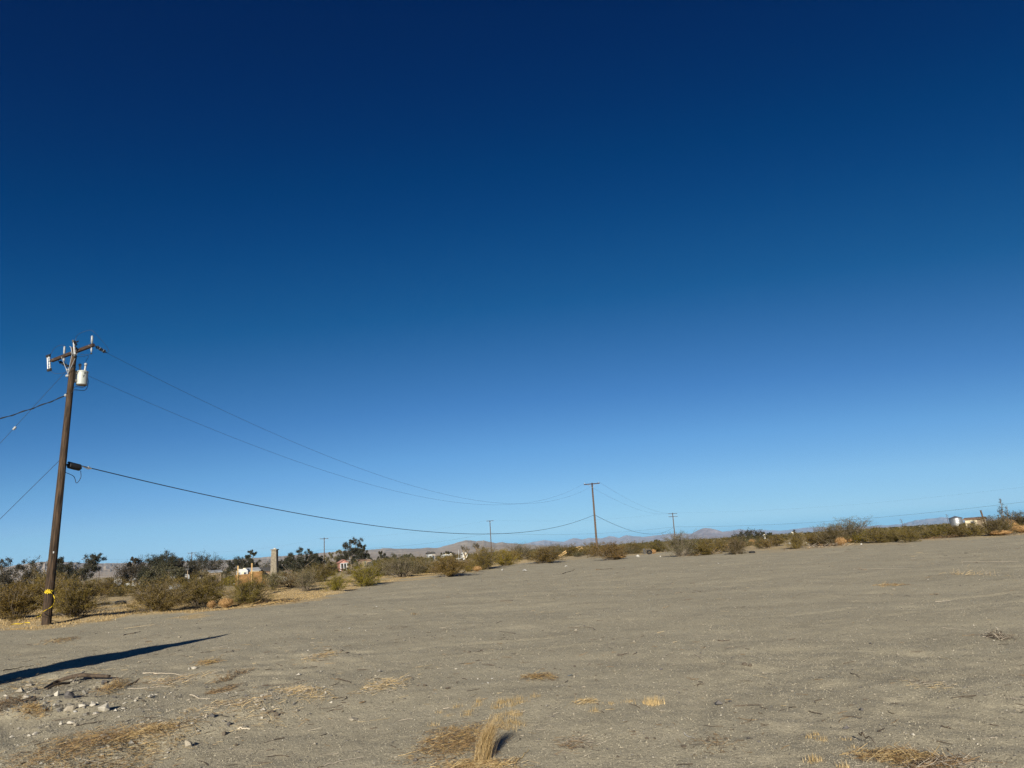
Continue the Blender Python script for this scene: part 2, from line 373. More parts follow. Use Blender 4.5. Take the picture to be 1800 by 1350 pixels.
# ------------------------------------------------------------------ ground: one sheet from the camera to the far hills
def ground_mesh():
    r = np.concatenate([[.4, .8, 1.3, 1.9, 2.5], 3 * np.exp(np.arange(0, 560) * .0056), 3 * math.exp(560 * .0056) * np.exp(np.arange(1, 180) * .036)])
    r = r[r < 26500]
    a = np.concatenate([np.arange(-52, 52, .16), np.arange(52, 308, 4.0)]) * PI / 180
    nr, na = len(r), len(a)
    A, R = np.meshgrid(a, r)
    X = R * np.sin(A); Y = R * np.cos(A); Z = gz(X, Y)
    V = np.stack([X, Y, Z], -1).reshape(-1, 3)
    V = np.vstack([V, [[0, 0, float(gz(0., 0.))]]])
    i, j = np.meshgrid(np.arange(nr - 1), np.arange(na), indexing='ij'); j2 = (j + 1) % na
    F = np.stack([i * na + j, i * na + j2, (i + 1) * na + j2, (i + 1) * na + j], -1).reshape(-1, 4)[:, ::-1]
    mb = MB(); mb.add(V, F); k = len(V) - 1
    mb.add(np.zeros((0, 3)), [(k, j, (j + 1) % na) for j in range(na)][::1])
    mb.n = len(V)
    mb.F[3][-1] = np.array([(k, (j + 1) % na, j) for j in range(na)])
    return mb, V
def zone(X, Y, Z):
    """dry: straw covered ground beside the sand; scrub: ground beyond the edge of the sand"""
    v = np.stack([X, Y, Z], -1) - CAM
    f = v @ Fw; ok = f > .5; f = np.where(ok, f, 1)
    px = 900 + FPX * (v @ Rt) / f; py = 675 - FPX * (v @ Up) / f
    by = bnd_y(px); r = np.hypot(X, Y)
    rb = EYE / np.maximum(1e-4, (by - hz(px)) / FPX)                       # distance of the edge in this direction
    wob = 1 + .10 * vn(X / 2.3, Y / 2.3, 11) + .05 * vn(X / .7, Y / .7, 12)
    past = r / rb * wob
    lf = ss(1040, 880, px)
    out = ss(.985, 1.035, past) * ok
    dry = out * (1 - ss(1.5, 2.6, past)) * (.35 + .65 * lf) * ss(-.95, .0, vn(X / 2.9, Y / 4.5, 13) + .5 * vn(X / .9, Y / 1.3, 14))
    return dry, out * ss(1.02, 1.25, past)
mb, V = ground_mesh()
def ground_mat():
    m = bpy.data.materials.new('desert_sand'); m.use_nodes = True; t = m.node_tree; L = t.links.new
    b = t.nodes['Principled BSDF']; b.inputs['Roughness'].default_value = .95; b.inputs['Specular IOR Level'].default_value = .1
    tc = t.nodes.new('ShaderNodeTexCoord')
    def noise(scale, det=6, rgh=.6, st=None, rot=0):
        n = t.nodes.new('ShaderNodeTexNoise'); n.inputs['Scale'].default_value = scale; n.inputs['Detail'].default_value = det; n.inputs['Roughness'].default_value = rgh
        if st:
            mp = t.nodes.new('ShaderNodeMapping'); mp.inputs['Scale'].default_value = st; mp.inputs['Rotation'].default_value = (0, 0, rot); L(tc.outputs['Object'], mp.inputs[0]); L(mp.outputs[0], n.inputs[0])
        else: L(tc.outputs['Object'], n.inputs[0])
        return n.outputs['Fac']
    def ramp(fac, stops):
        r = t.nodes.new('ShaderNodeValToRGB'); e = r.color_ramp.elements
        while len(e) < len(stops): e.new(.5)
        for k, (p, c) in enumerate(stops): e[k].position = p; e[k].color = (*c, 1) if len(c) == 3 else c
        L(fac, r.inputs[0]); return r.outputs[0]
    def mix(f, a, c, mode='MIX'):
        x = t.nodes.new('ShaderNodeMix'); x.data_type = 'RGBA'; x.blend_type = mode
        for s, v in ((x.inputs[0], f), (x.inputs[6], a), (x.inputs[7], c)):
            if isinstance(v, (int, float)): s.default_value = v
            elif isinstance(v, tuple): s.default_value = (*v, 1)
            else: L(v, s)
        return x.outputs[2]
    def math_(op, a, c):
        x = t.nodes.new('ShaderNodeMath'); x.operation = op
        for s, v in ((x.inputs[0], a), (x.inputs[1], c)):
            if isinstance(v, (int, float)): s.default_value = v
            else: L(v, s)
        return x.outputs[0]
    def attr(n):
        a = t.nodes.new('ShaderNodeAttribute'); a.attribute_name = n; return a.outputs['Fac']
    g = lambda v: (v, v, v)
    big = noise(.16, 5); mid = noise(2.2, 7, .65); grain = noise(95, 3, .75); fine = noise(28, 4, .7)
    track = noise(1.0, 4, .55, (.16, .8, 1), rad(-18))
    sand = mix(ramp(big, [(.35, g(0)), (.65, g(1))]), (.300, .268, .196), (.350, .312, .228))
    sand = mix(ramp(noise(.55, 6, .7), [(.42, g(0)), (.64, g(.85))]), sand, (.242, .213, .156)); sand = mix(ramp(mid, [(.38, g(0)), (.72, g(1))]), sand, (.375, .333, .245))
    sand = mix(ramp(track, [(.48, g(0)), (.70, g(.45))]), sand, (.262, .233, .170))
    sand = mix(1.0, sand, ramp(grain, [(.25, g(.66)), (.5, g(1.0)), (.78, g(1.33))]), 'MULTIPLY')
    sand = mix(1.0, sand, ramp(fine, [(.25, g(.80)), (.75, g(1.2))]), 'MULTIPLY')
    vo = t.nodes.new('ShaderNodeTexVoronoi'); vo.inputs['Scale'].default_value = 34; L(tc.outputs['Object'], vo.inputs['Vector'])
    sp = t.nodes.new('ShaderNodeSeparateColor'); L(vo.outputs['Color'], sp.inputs[0])
    inside = math_('LESS_THAN', vo.outputs['Distance'], math_('MULTIPLY', sp.outputs[1], .42))
    pale = math_('MULTIPLY', math_('GREATER_THAN', sp.outputs[0], .86), inside)
    dark = math_('MULTIPLY', math_('LESS_THAN', sp.outputs[0], .12), inside)
    sand = mix(math_('MULTIPLY', pale, .8), sand, (.43, .39, .31)); sand = mix(math_('MULTIPLY', dark, .75), sand, (.11, .095, .075))
    scrub = mix(ramp(noise(.05, 8, .7), [(.36, g(0)), (.64, g(1))]), (.38, .30, .18), (.28, .23, .145))
    scrub = mix(1.0, scrub, ramp(grain, [(.25, g(.65)), (.78, g(1.4))]), 'MULTIPLY')
    col = mix(attr('scrub'), sand, scrub)
    strawc = mix(noise(14, 6, .75), (.40, .29, .14), (.68, .53, .30))
    strawc = mix(ramp(noise(40, 4, .8, (1, .35, 1)), [(.4, g(.6)), (.6, g(0))]), strawc, (.26, .18, .09))
    col = mix(math_('MULTIPLY', attr('dry'), ramp(noise(5, 5, .7), [(.30, g(.35)), (.58, g(1))])), col, strawc)
    L(col, b.inputs['Base Color'])
    h = math_('ADD', math_('MULTIPLY', fine, .6), math_('ADD', math_('MULTIPLY', grain, .35), math_('MULTIPLY', inside, .18)))
    h = math_('ADD', h, math_('MULTIPLY', noise(7, 5, .6), .5))
    bp = t.nodes.new('ShaderNodeBump'); bp.inputs['Strength'].default_value = .8; bp.inputs['Distance'].default_value = .022
    L(h, bp.inputs['Height']); L(bp.outputs[0], b.inputs['Normal'])
    return m
ground = mb.build('ground', ground_mat(), smooth=True)
tag(ground, 'grey tan sandy desert ground with fine gravel', kind='structure')
dry, scrub = zone(V[:, 0], V[:, 1], V[:, 2])
for nm, val in (('dry', dry), ('scrub', scrub)):
    a = ground.data.attributes.new(nm, 'FLOAT', 'POINT'); a.data.foreach_set('value', val.astype(np.float32))

# ------------------------------------------------------------------ hills far off, each range a ridged slope at its own distance
def hills(name, prof, dist, run, c1, c2, label, seed, gully, rows=46, step=1.2, fray=.0):
    prof = np.array(prof, float); px = np.arange(prof[0, 0], prof[-1, 0] + .1, step)
    top = np.interp(px, prof[:, 0], prof[:, 1])
    top = top + vn(px / 9, px * 0, seed) * .45 + vn(px / 3.3, px * 0, seed + 1) * .25
    H = np.array([zat(x, y, dist) for x, y in zip(px, top)])
    a = np.array([math.atan2(*(at(x, hz(x), 1000)[:2])) for x in px])
    H = np.maximum(H, 4) * ss(0, 14, np.minimum(np.arange(len(px)), np.arange(len(px))[::-1]) + 1.0)
    mb = MB(); Vs = []
    n = len(px)
    for k in range(rows):
        u = k / (rows - 1) * 1.45                       # 0 foot, 1 crest, beyond it the far side
        d = dist - run * (1 - u)
        t = np.where(u <= 1, np.clip(u, 0, 1) ** 1.25, 1 - (u - 1) * 1.1)
        g1 = np.abs(vn(px / 26 + .6 * vn(px / 30, px * 0 + u * 3, seed + 6), px * 0 + u * 2.2, seed + 2)); g2 = np.abs(vn(px / 9, px * 0 + u * 5, seed + 3)); g3 = vn(px / 4, px * 0 + u * 13, seed + 4)
        carve = gully * (1 - abs(2 * min(u, 1) - 1) ** 3) * (.62 * g1 + .3 * g2 + .12 * g3)
        z = H * np.clip(t - carve * t, 0, 1.0) - (12 if k == 0 else 0)
        Vs.append(np.stack([np.sin(a) * d, np.cos(a) * d, z], 1))
    i, j = np.meshgrid(np.arange(rows - 1), np.arange(n - 1), indexing='ij')
    F = np.stack([i * n + j, i * n + j + 1, (i + 1) * n + j + 1, (i + 1) * n + j], -1).reshape(-1, 4)
    mb.add(np.concatenate(Vs), F)
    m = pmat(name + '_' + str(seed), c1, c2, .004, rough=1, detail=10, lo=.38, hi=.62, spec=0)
    o = mb.build(name, m, smooth=True); tag(o, label, kind='structure'); return o
near_prof = [(-260, 1012), (-120, 1004), (0, 998), (20, 994), (60, 989), (90, 986), (110, 987.5), (150, 990), (200, 990), (230, 989.5), (300, 988), (350, 985.5), (400, 984), (450, 980), (500, 977),
             (545, 973.5), (575, 971), (600, 968.5), (640, 967), (662, 965.5), (676, 963.5), (700, 964.5), (735, 964), (752, 962.5), (770, 963), (790, 958), (805, 953), (818, 949.8), (828, 949.3),
             (838, 951), (852, 950), (862, 953), (872, 954.5), (884, 953), (900, 955), (930, 957), (960, 959), (1000, 961), (1040, 962)]
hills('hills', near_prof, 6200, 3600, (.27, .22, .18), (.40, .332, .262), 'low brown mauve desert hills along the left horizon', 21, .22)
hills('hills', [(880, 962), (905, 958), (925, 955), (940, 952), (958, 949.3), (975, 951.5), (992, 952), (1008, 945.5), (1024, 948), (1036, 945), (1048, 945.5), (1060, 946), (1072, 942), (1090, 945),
                (1103, 940.5), (1115, 942), (1130, 944), (1150, 941), (1180, 938), (1215, 938), (1260, 939), (1320, 940), (1380, 940)], 15000, 5000, (.28, .24, .245), (.42, .365, .355),  # rock colours lightened to stand in for thicker haze
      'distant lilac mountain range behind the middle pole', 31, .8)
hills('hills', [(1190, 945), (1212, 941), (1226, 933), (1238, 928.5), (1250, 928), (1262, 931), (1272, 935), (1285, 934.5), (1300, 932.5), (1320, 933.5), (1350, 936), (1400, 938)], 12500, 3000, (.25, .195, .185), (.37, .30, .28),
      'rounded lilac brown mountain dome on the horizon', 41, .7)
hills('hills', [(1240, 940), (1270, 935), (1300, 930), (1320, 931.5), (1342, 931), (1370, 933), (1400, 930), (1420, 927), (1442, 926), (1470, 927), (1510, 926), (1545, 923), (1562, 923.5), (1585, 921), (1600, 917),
                (1615, 914), (1626, 912.3), (1642, 911.3), (1656, 909), (1672, 910.5), (1690, 914), (1705, 912), (1726, 910), (1745, 912), (1790, 909), (1860, 904), (1960, 900)], 20000, 5000, (.28, .25, .26), (.40, .355, .355),  # part of the haze is painted in as lighter rock tones
      'pale blue mountain range on the right horizon', 51, .8)

# ------------------------------------------------------------------ haze: clear desert air, paling the ranges together with their lightened rock colours
def haze():
    mb = MB(); mb.box((0, 0, 146), (54000, 54000, 312)); m = bpy.data.materials.new('desert_air'); m.use_nodes = True; t = m.node_tree
    t.nodes.remove(t.nodes['Principled BSDF'])
    v = t.nodes.new('ShaderNodeVolumePrincipled'); v.inputs['Color'].default_value = (.19, .56, 1.0, 1); v.inputs['Density'].default_value = 2.8e-5
    t.links.new(v.outputs[0], t.nodes['Material Output'].inputs['Volume'])
    o = mb.build('haze', m); tag(o, 'thin pale blue desert haze', kind='stuff'); o.display_type = 'WIRE'
haze()

# ------------------------------------------------------------------ overhead line: poles
def nv(v): v = np.asarray(v, float); return v / np.linalg.norm(v)
def wood_pole(b, t, r0, r1, mat, parent, name='pole_shaft', n=14, seg=14, bend=.0):
    mb = MB(); b = np.asarray(b); t = np.asarray(t)
    u = np.linspace(0, 1, seg); pts = b + (t - b) * u[:, None]; pts[:, 0] += bend * np.sin(u * PI)
    pts[0, 2] -= .3
    mb.tube(pts, r0 + (r1 - r0) * u, n); return mb.build(name, mat, parent, smooth=True)
ZU = np.array([0, 0, 1.0])
P1 = gp(81, 1098); D1 = math.hypot(P1[0], P1[1]); T1 = at(131, 611, D1)
P2 = spot(1048.5, 103)
WD = nv([P2[0] - P1[0], P2[1] - P1[1], 0])
ang = rad(-28); A1 = nv([math.cos(ang), math.sin(ang), math.tan(rad(2.6))]); W1 = nv(np.cross(ZU, A1)); V1 = nv(np.cross(A1, W1))
def p1z(z): return P1 + (T1 - P1) * (z - P1[2]) / (T1[2] - P1[2])      # point on the axis of the large pole
pole = thing('utility_pole', P1, 'large weathered brown power pole with crossarm and white transformer at the left', 'utility pole', 'utility poles')
wood_pole(P1, T1, .165, .105, M['wood'], pole, n=20, seg=40)
AC = at(127, 620.5, D1 - .2)                                          # crossarm centre, on the near side of the pole
HALF = 1.42
mb = MB(); mb.box(AC, (2 * HALF, .10, .118), (A1, W1, V1))
arm = mb.build('crossarm', M['arm'], pole)
for k in (-1.2, .05, 1.25):
    mb = MB(); mb.tube([AC + A1 * k - W1 * .1, AC + A1 * k + W1 * .12], .014, 6); mb.build('through_bolt', M['steel'], pole)
for k0 in (-.62, .55):                                                     # flat braces down to the pole
    mb = MB(); a = AC + A1 * k0 - W1 * .07 - V1 * .03; b = p1z(AC[2] - .85) - W1 * .15
    d = nv(b - a); sd = nv(np.cross(d, W1)); mb.box((a + b) / 2, (np.linalg.norm(b - a), .022, .008), (d, sd, np.cross(d, sd))); mb.build('brace', M['porcelain'], pole)
zof = lambda y: float(at(120, y, D1)[2])
def skirts(r, n, h, core=.45):
    pr = []
    for i in range(n): z = h * i / n; pr += [(r * core, z), (r, z + h / n * .35), (r * .92, z + h / n * .55), (r * core, z + h / n * .8)]
    return [(0.001, 0)] + pr + [(r * core, h), (.001, h)]
def arrester(k):
    mb = MB(); c = AC + A1 * k + V1 * .07
    mb.lathe(c, [(.001, 0), (.028, 0), (.028, .05), (.042, .06), (.04, .32), (.024, .35), (.001, .35)], 12, V1)
    o = mb.build('surge_arrester', M['porcelain'], pole, smooth=True)
    mb = MB(); mb.lathe(AC + A1 * k - V1 * .30, [(.001, 0), (.02, .04), (.036, .08), (.036, .16), (.02, .22), (.001, .22)], 12, V1); mb.build('lower_cap', M['porcelain'], o, smooth=True)
    mb = MB(); mb.lathe(AC + A1 * k - V1 * .36, [(.001, 0), (.03, .01), (.035, .05), (.001, .06)], 10, V1); mb.build('clamp', M['rubber'], o)
arrester(-.56); arrester(HALF - .12)
def cutout(c, ax, side, l=.62):
    """fused cutout: a porcelain body and a fuse tube held apart by two dark hinges"""
    ax = nv(ax)
    mb = MB(); mb.lathe(c - ax * l / 2, skirts(.05, 5, l, .6), 12, ax); o = mb.build('fuse_cutout', M['porcelain'], pole, smooth=True)
    mb = MB(); mb.tube([c - ax * l * .52 + side * .16, c + ax * l * .50 + side * .13], .022, 8); mb.build('fuse_tube', M['steel'], o)
    for s in (-1, 1):
        mb = MB(); mb.box(c + ax * s * l * .52 + side * .06, (.24, .07, .10), (nv(side), nv(np.cross(ax, side)), ax))
        mb.tube([c + ax * s * l * .56 - side * .05, c + ax * s * l * .62 - side * .10], .018, 6)
        mb.build('hinge', M['rubber'], o)
    return o
cutout(AC - A1 * (HALF + .12) - W1 * .02 - V1 * .06, V1 + A1 * -.22, -A1)
cutout(AC + A1 * .52 - W1 * .20 - V1 * .02, V1 - A1 * .22, nv(-W1 * .6 + A1 * .6), .62)
mb = MB(); c = AC - A1 * (HALF + .0) - W1 * .02; mb.box(c, (.22, .05, .05), (A1, W1, V1)); mb.build('bracket', M['rubber'], pole)
# pole top pin with a dark cap, and a pale bent ground strap beside it
mb = MB(); q = T1 + A1 * .02; mb.lathe(q + ZU * -.05, [(.001, 0), (.025, 0), (.025, .14), (.075, .15), (.085, .20), (.03, .25), (.07, .28), (.02, .33), (.001, .33)], 12); mb.tube([q + ZU * .2, q + A1 * .22 + ZU * .22], .025, 6); mb.build('top_pin', M['rubber'], pole, smooth=True)
mb = MB(); mb.tube([AC + A1 * -.02 - W1 * .1 + V1 * .26, AC + A1 * .10 - W1 * .12 + V1 * .2, AC + A1 * .18 - W1 * .1 - V1 * .1, p1z(AC[2] - .6) - W1 * .17 + A1 * .08, p1z(AC[2] - .9) - W1 * .16], .016, 6); mb.build('ground_strap', M['porcelain'], pole)
def deadend(p, d, label=None):
    """string of suspension discs between arm and wire"""
    d = nv(d); o = None
    mb = MB(); mb.tube([p, p + d * .55], .018, 6); o = mb.build('strain_insulator', M['rubber'], pole)
    for i, m in enumerate(('rubber', 'porcelain', 'rubber', 'porcelain', 'rubber')):
        mb = MB(); mb.lathe(p + d * (.08 + i * .085), [(.001, 0), (.03, 0), (.075 - .008 * (i % 2), .02), (.06, .045), (.02, .06), (.001, .06)], 12, d); mb.build('disc', M[m], o, smooth=True)
    return p + d * .55
WE1R = deadend(AC + A1 * (HALF - .06) + W1 * .1, WD * .9 + ZU * -.28)
WE1L = deadend(AC - A1 * (HALF - .28) + W1 * .1 - V1 * .05, WD * .9 + ZU * -.28)
for z in (zof(648), zof(659)):                                                     # white spool insulators on the left face
    mb = MB(); q = p1z(z); mb.lathe(q - A1 * .12, [(.001, 0), (.025, 0), (.025, .05), (.06, .06), (.04, .09), (.04, .11), (.065, .14), (.045, .18), (.001, .19)], 12, -A1 + ZU * .12 - W1 * .3); mb.build('spool_insulator', M['porcelain'], pole, smooth=True)
ZD = zof(693); mb = MB(); q = p1z(ZD) - A1 * .13; mb.lathe(q, [(.001, 0), (.025, 0), (.025, .05), (.07, .06), (.055, .13), (.03, .15), (.001, .15)], 12, -A1 - W1 * .3); mb.build('drop_insulator', M['porcelain'], pole, smooth=True); DROP = q - A1 * .16
mb = MB(); q = p1z(9.92); mb.lathe(q - ZU * .03, [(.112, 0), (.122, .01), (.122, .05), (.112, .06)], 16); mb.build('pole_band', M['rubber'], pole)
# transformer can
TD = nv([.57, .82, 0]); TC = p1z(zof(661)) + TD * .40; ZD = zof(693)
mb = MB(); mb.lathe(TC - ZU * .30, [(.001, 0), (.18, 0), (.205, .015), (.205, .52), (.22, .53), (.22, .56), (.17, .59), (.07, .615), (.001, .62)], 28)
tank = mb.build('transformer', M['tank'], pole)
mb = MB(); mb.lathe(TC - ZU * .312, [(.001, 0), (.195, 0), (.195, .01), (.001, .01)], 28); mb.build('tank_bottom', M['tankdark'], tank)
mb = MB(); mb.box(TC - TD * .27 + ZU * .16, (.14, .12, .09), (TD, np.cross(ZU, TD), ZU)); mb.box(TC - TD * .27, (.05, .08, .5), (TD, np.cross(ZU, TD), ZU)); mb.box(TC - TD * .27 - ZU * .16, (.14, .12, .09), (TD, np.cross(ZU, TD), ZU)); mb.build('mounting_bracket', M['tankdark'], tank)
TS = np.cross(ZU, TD)
for s, kx in ((-1, -.10), (1, .07)):
    mb = MB(); q = TC + A1 * kx + W1 * s * .05 + ZU * .28; ax = ZU + A1 * .10 * s
    mb.mi = 0; mb.lathe(q, skirts(.046, 4, .22, .7), 12, ax); mb.mi = 1; mb.lathe(q + nv(ax) * .22, [(.001, 0), (.04, 0), (.06, .04), (.06, .09), (.03, .12), (.001, .12)], 12, ax)
    mb.build('bushing', [M['steel'], M['porcelain']], tank, smooth=True)
mb = MB(); vd = nv([-TC[0], -TC[1], 0]); rt = np.cross(vd, ZU) * -1
mk = nv(vd + rt * .25); mr = nv(np.cross(ZU, mk))
for i in range(2):                                                         # two black numerals, one above the other
    c = TC + mk * .207 + ZU * (.15 - .13 * i) - mr * (-.02 + .03 * i)
    mb.box(c + ZU * .04, (.06, .006, .016), (mr, mk, ZU)); d = nv(ZU * .8 + mr * .45); mb.box(c + mr * .012, (.1, .007, .018), (d, mk, nv(np.cross(mk, d))))
mb.build('numeral', M['rubber'], tank)
def curve(pts, n=16):
    P = [np.asarray(p, float) for p in pts]; P = [2 * P[0] - P[1]] + P + [2 * P[-1] - P[-2]]; out = []
    for i in range(1, len(P) - 2):
        for t in np.linspace(0, 1, n, endpoint=(i == len(P) - 3)):
            out.append(.5 * (2 * P[i] + (P[i + 1] - P[i - 1]) * t + (2 * P[i - 1] - 5 * P[i] + 4 * P[i + 1] - P[i + 2]) * t * t + (3 * P[i] - P[i - 1] - 3 * P[i + 1] + P[i + 2]) * t ** 3))
    return out
def lead(pts, r=.007, m='wire', name='jumper_wire'):
    mb = MB(); mb.tube(curve(pts), r, 5); return mb.build(name, M[m], pole)
lead([T1 + ZU * .2, T1 + A1 * .15 + V1 * .5, AC + A1 * .9 + V1 * .72, AC + A1 * 1.4 + V1 * .55, WE1R + V1 * .15 + A1 * .1, WE1R])
lead([AC - A1 * (HALF + .12) + V1 * .3, AC - A1 * 1.3 + V1 * .5, AC - A1 * .9 + V1 * .55, AC - A1 * .56 + V1 * .46])
lead([AC - A1 * (HALF + .1) - V1 * .4, AC - A1 * 1.1 - V1 * .62, AC - A1 * .6 - V1 * .72, p1z(9.75) - A1 * .15])
lead([AC + A1 * .42 - V1 * .3 - W1 * .2, AC + A1 * .75 - V1 * .32, TC + ZU * .85 + A1 * .33, TC + A1 * .1 + ZU * .6])
lead([AC + A1 * .6 - V1 * .2, AC + A1 * .95 - V1 * .3, AC + A1 * (HALF - .12) - V1 * .34])
lead([AC - A1 * .5 - V1 * .05, AC - A1 * .25 - V1 * .55, p1z(9.8)], .006)
for s, zz in ((.0, 0), (.06, .12)):
    lead([TC + TD * (.21 - s) + ZU * .08, TC + TD * (.25 - s) - ZU * .2, TC + TD * (.14 - s) - ZU * (.5 - zz), p1z(ZD + .12 + zz) + A1 * .3, p1z(ZD + .04) + A1 * .14, p1z(ZD) - W1 * .16], .012, 'rubber', 'secondary_lead')
lead([p1z(5.9) + A1 * .15, p1z(5.3) + A1 * .26, p1z(4.6) + A1 * .24, p1z(4.0) + A1 * .17], .006, 'wire', 'ground_wire')
# bands of wood check marks and small hardware down the shaft
mb = MB(); mb.box(p1z(2.6) + nv([-P1[0] * 1., -P1[1], 0]) * .158, (.04, .012, .07), (nv([P1[1], -P1[0], 0]), nv([-P1[0], -P1[1], 0]), ZU)); mb.build('pole_tag', M['steel'], pole)

# yellow tape tied round the foot of the large pole
tp = thing('caution_tape', P1 + np.array([0, 0, 1.6]), 'yellow plastic tape tied round the foot of the large pole, its ends trailing', 'tape')
toC = nv([-P1[0], -P1[1], 0]); rtC = nv(np.cross(toC, ZU)) * -1
zt = float(at(80, 1040, D1)[2]); r0 = .165 - .06 * zt / T1[2] + .006
mb = MB()
n = 28
for j in range(n):
    a0, a1 = 2 * PI * j / n, 2 * PI * (j + 1) / n
    f = lambda a, s: p1z(zt) + (toC * math.cos(a) + rtC * math.sin(a)) * (r0 + .004 * math.sin(5 * a)) + ZU * (s * .028 + .02 * math.sin(a * 2) + .012 * math.sin(7 * a))
    mb.add([f(a0, -1), f(a1, -1), f(a1, 1), f(a0, 1)], [(0, 1, 2, 3)])
mb.build('band', M['tape'], tp)
mb = MB(); c = p1z(zt) + toC * (r0 + .02) - rtC * .06
for a in np.linspace(0, 2 * PI, 9)[:-1]: mb.tube(curve([c, c + rtC * .09 * math.cos(a) + ZU * .06 * math.sin(a) + toC * .03, c + rtC * .13 * math.cos(a + .5) + ZU * .08 * math.sin(a + .5)], 5), [.02] * 11, 5) if False else mb.box(c + rtC * .05 * math.cos(a) + ZU * .04 * math.sin(a) + toC * .012 * (a % 2), (.10, .012, .035), (nv(rtC * math.cos(a) + ZU * math.sin(a)), toC, nv(ZU * math.cos(a) - rtC * math.sin(a))))
mb.build('knot', M['tape'], tp)
def tape_strip(pts, w=.013, name='tail'):
    P = np.array(curve(pts, 10)); mb = MB(); V = []
    for i, p in enumerate(P):
        tw = .9 * math.sin(i * .55); u = nv(ZU * math.cos(tw) + rtC * math.sin(tw) * .8 + toC * .3); V += [p - u * w, p + u * w]
    mb.add(V, [(2 * i, 2 * i + 1, 2 * i + 3, 2 * i + 2) for i in range(len(P) - 1)]); return mb.build(name, M['tape'], tp)
q = lambda px, py, off=.0: at(px, py, D1 - .22 - off)
tape_strip([q(86, 1040), q(93, 1045), q(96, 1056), q(91, 1066), q(81, 1072), q(74, 1076)])
def on_ground(px, py, dz=.03): p = gp(px, py); p[2] += dz; return p
tape_strip([q(74, 1076), q(71, 1082), on_ground(64, 1087, .05), on_ground(60, 1089)])
tape_strip([on_ground(52, 1099, .04), on_ground(45, 1097, .06), on_ground(36, 1098, .04), on_ground(24, 1100, .06), on_ground(14, 1102, .03)], .016)

# the middle pole and the others
def far_pole(px, dist, h, lean, arms, label, r0=.17, r1=.11, ang=None, arm_len=2.4, foot=True):
    p = spot(px, dist); t = p + np.array([lean, 0, h]); o = thing('utility_pole', p, label, 'utility pole', 'utility poles')
    wood_pole(p, t, r0, r1, M['farwood'], o, n=10, seg=6)
    a = nv([math.cos(ang), math.sin(ang), 0]); wv = np.cross(ZU, a); ends = []
    for dz in arms:
        c = t + (p - t) * (dz / h) - wv * .14
        mb = MB(); mb.box(c, (arm_len, .1, .13), (a, wv, ZU)); mb.build('crossarm', M['arm'], o)
        for s in (-1, 1):
            mb = MB(); mb.tube([c + a * s * arm_len * .28 - wv * .06, c - ZU * .55 + wv * .0], .012, 5); mb.build('brace', M['steel'], o)
            mb = MB(); mb.lathe(c + a * s * (arm_len / 2 - .1) + ZU * .065, [(.001, 0), (.02, 0), (.02, .07), (.06, .08), (.05, .14), (.001, .16)], 8); mb.build('pin_insulator', M['steel'], o)
            ends.append(c + a * s * (arm_len / 2 - .1) + ZU * .2)
    return o, p, t, ends
ang2 = math.atan2(-WD[0], WD[1])
o2, P2, T2, E2 = far_pole(1049, 103, 10.2, .08, (.15,), 'weathered pole with one crossarm standing behind bushes in the middle', .16, .11, ang2, 2.3)
o3, P3, T3, E3 = far_pole(1187, 233, 10.0, .1, (.25, 1.15), 'far pole with two crossarms right of the middle pole', .17, .12, rad(8), 2.9)
LINE = [(864, 205, 10.2, 0, 'thin far pole with small crossarm behind the joshua trees'), (570, 215, 9.6, 0, 'thin far pole with crossarm between two dark trees and the hills'),
        (336, 250, 9.5, 0, 'thin far pole with crossarm rising from the dark trees on the left'), (149, 230, 8.6, 0, 'thin far pole with flat crossarm just right of the leaning dark tree')]
FP = [(P3, T3, E3)]
for px, d, h, l, lb in LINE:
    o, p, t, e = far_pole(px, d, h, l, (.1,) if px in (864, 149) else (.3,), lb, .15, .1, rad(12), 2.0 if px == 864 else 2.3); FP.append((p, t, e))
p = spot(174, 260); o = thing('utility_pole', p, 'bare thin stub pole without crossarm above the pale shrub on the left', 'utility pole', 'utility poles'); wood_pole(p, p + ZU * 5.6, .1, .08, M['farwood'], o, n=8, seg=4)

# ------------------------------------------------------------------ wires
def sagged(A, B, sag, n=60):
    t = np.linspace(0, 1, n)[:, None]; P = np.asarray(A) * (1 - t) + np.asarray(B) * t; P[:, 2:] -= 4 * sag * t * (1 - t); return P
def sag_through(A, B, px, py):
    lo, hi = 0, 14
    for _ in range(40):
        m = (lo + hi) / 2; P = sagged(A, B, m, 200); f = pj_arr(P); y = np.interp(px, f[0], f[1])
        if y < py: lo = m
        else: hi = m
    return lo
def pj_arr(P):
    v = P - CAM; f = v @ Fw; return 900 + FPX * (v @ Rt) / f, 675 - FPX * (v @ Up) / f
def wire(name, A, B, sag, r, label, cat, group, m='wire', mid=None):
    mb = MB(); mb.tube(sagged(A, B, sag), r, 5); o = mb.build(name, M[m], org=(np.asarray(A) + np.asarray(B)) / 2); return tag(o, label, cat, group)
PG = 'power lines'
wire('power_line', WE1R, E2[1], sag_through(WE1R, E2[1], 640, 826), .006, 'upper thin power wire from the right end of the large crossarm to the middle pole', 'power line', PG)
wire('power_line', WE1L, E2[0], sag_through(WE1L, E2[0], 560, 824), .006, 'thin power wire from the left end of the large crossarm, passing behind the transformer', 'power line', PG)
TEL1 = p1z(float(at(105, 812, D1)[2])) + WD * .2; TEL2 = P2 + (T2 - P2) * ((zat(1042, 905, 103) - P2[2]) / 10.2)
s_tel = sag_through(TEL1, TEL2, 780, 936.5)
wire('telephone_cable', TEL1, TEL2, s_tel, .020, 'thick black sagging cable from half way up the large pole to the middle pole', 'cable', PG, 'rubber')
TEL3 = P3 + (T3 - P3) * ((zat(1184, 926, 233) - P3[2]) / 10.0)
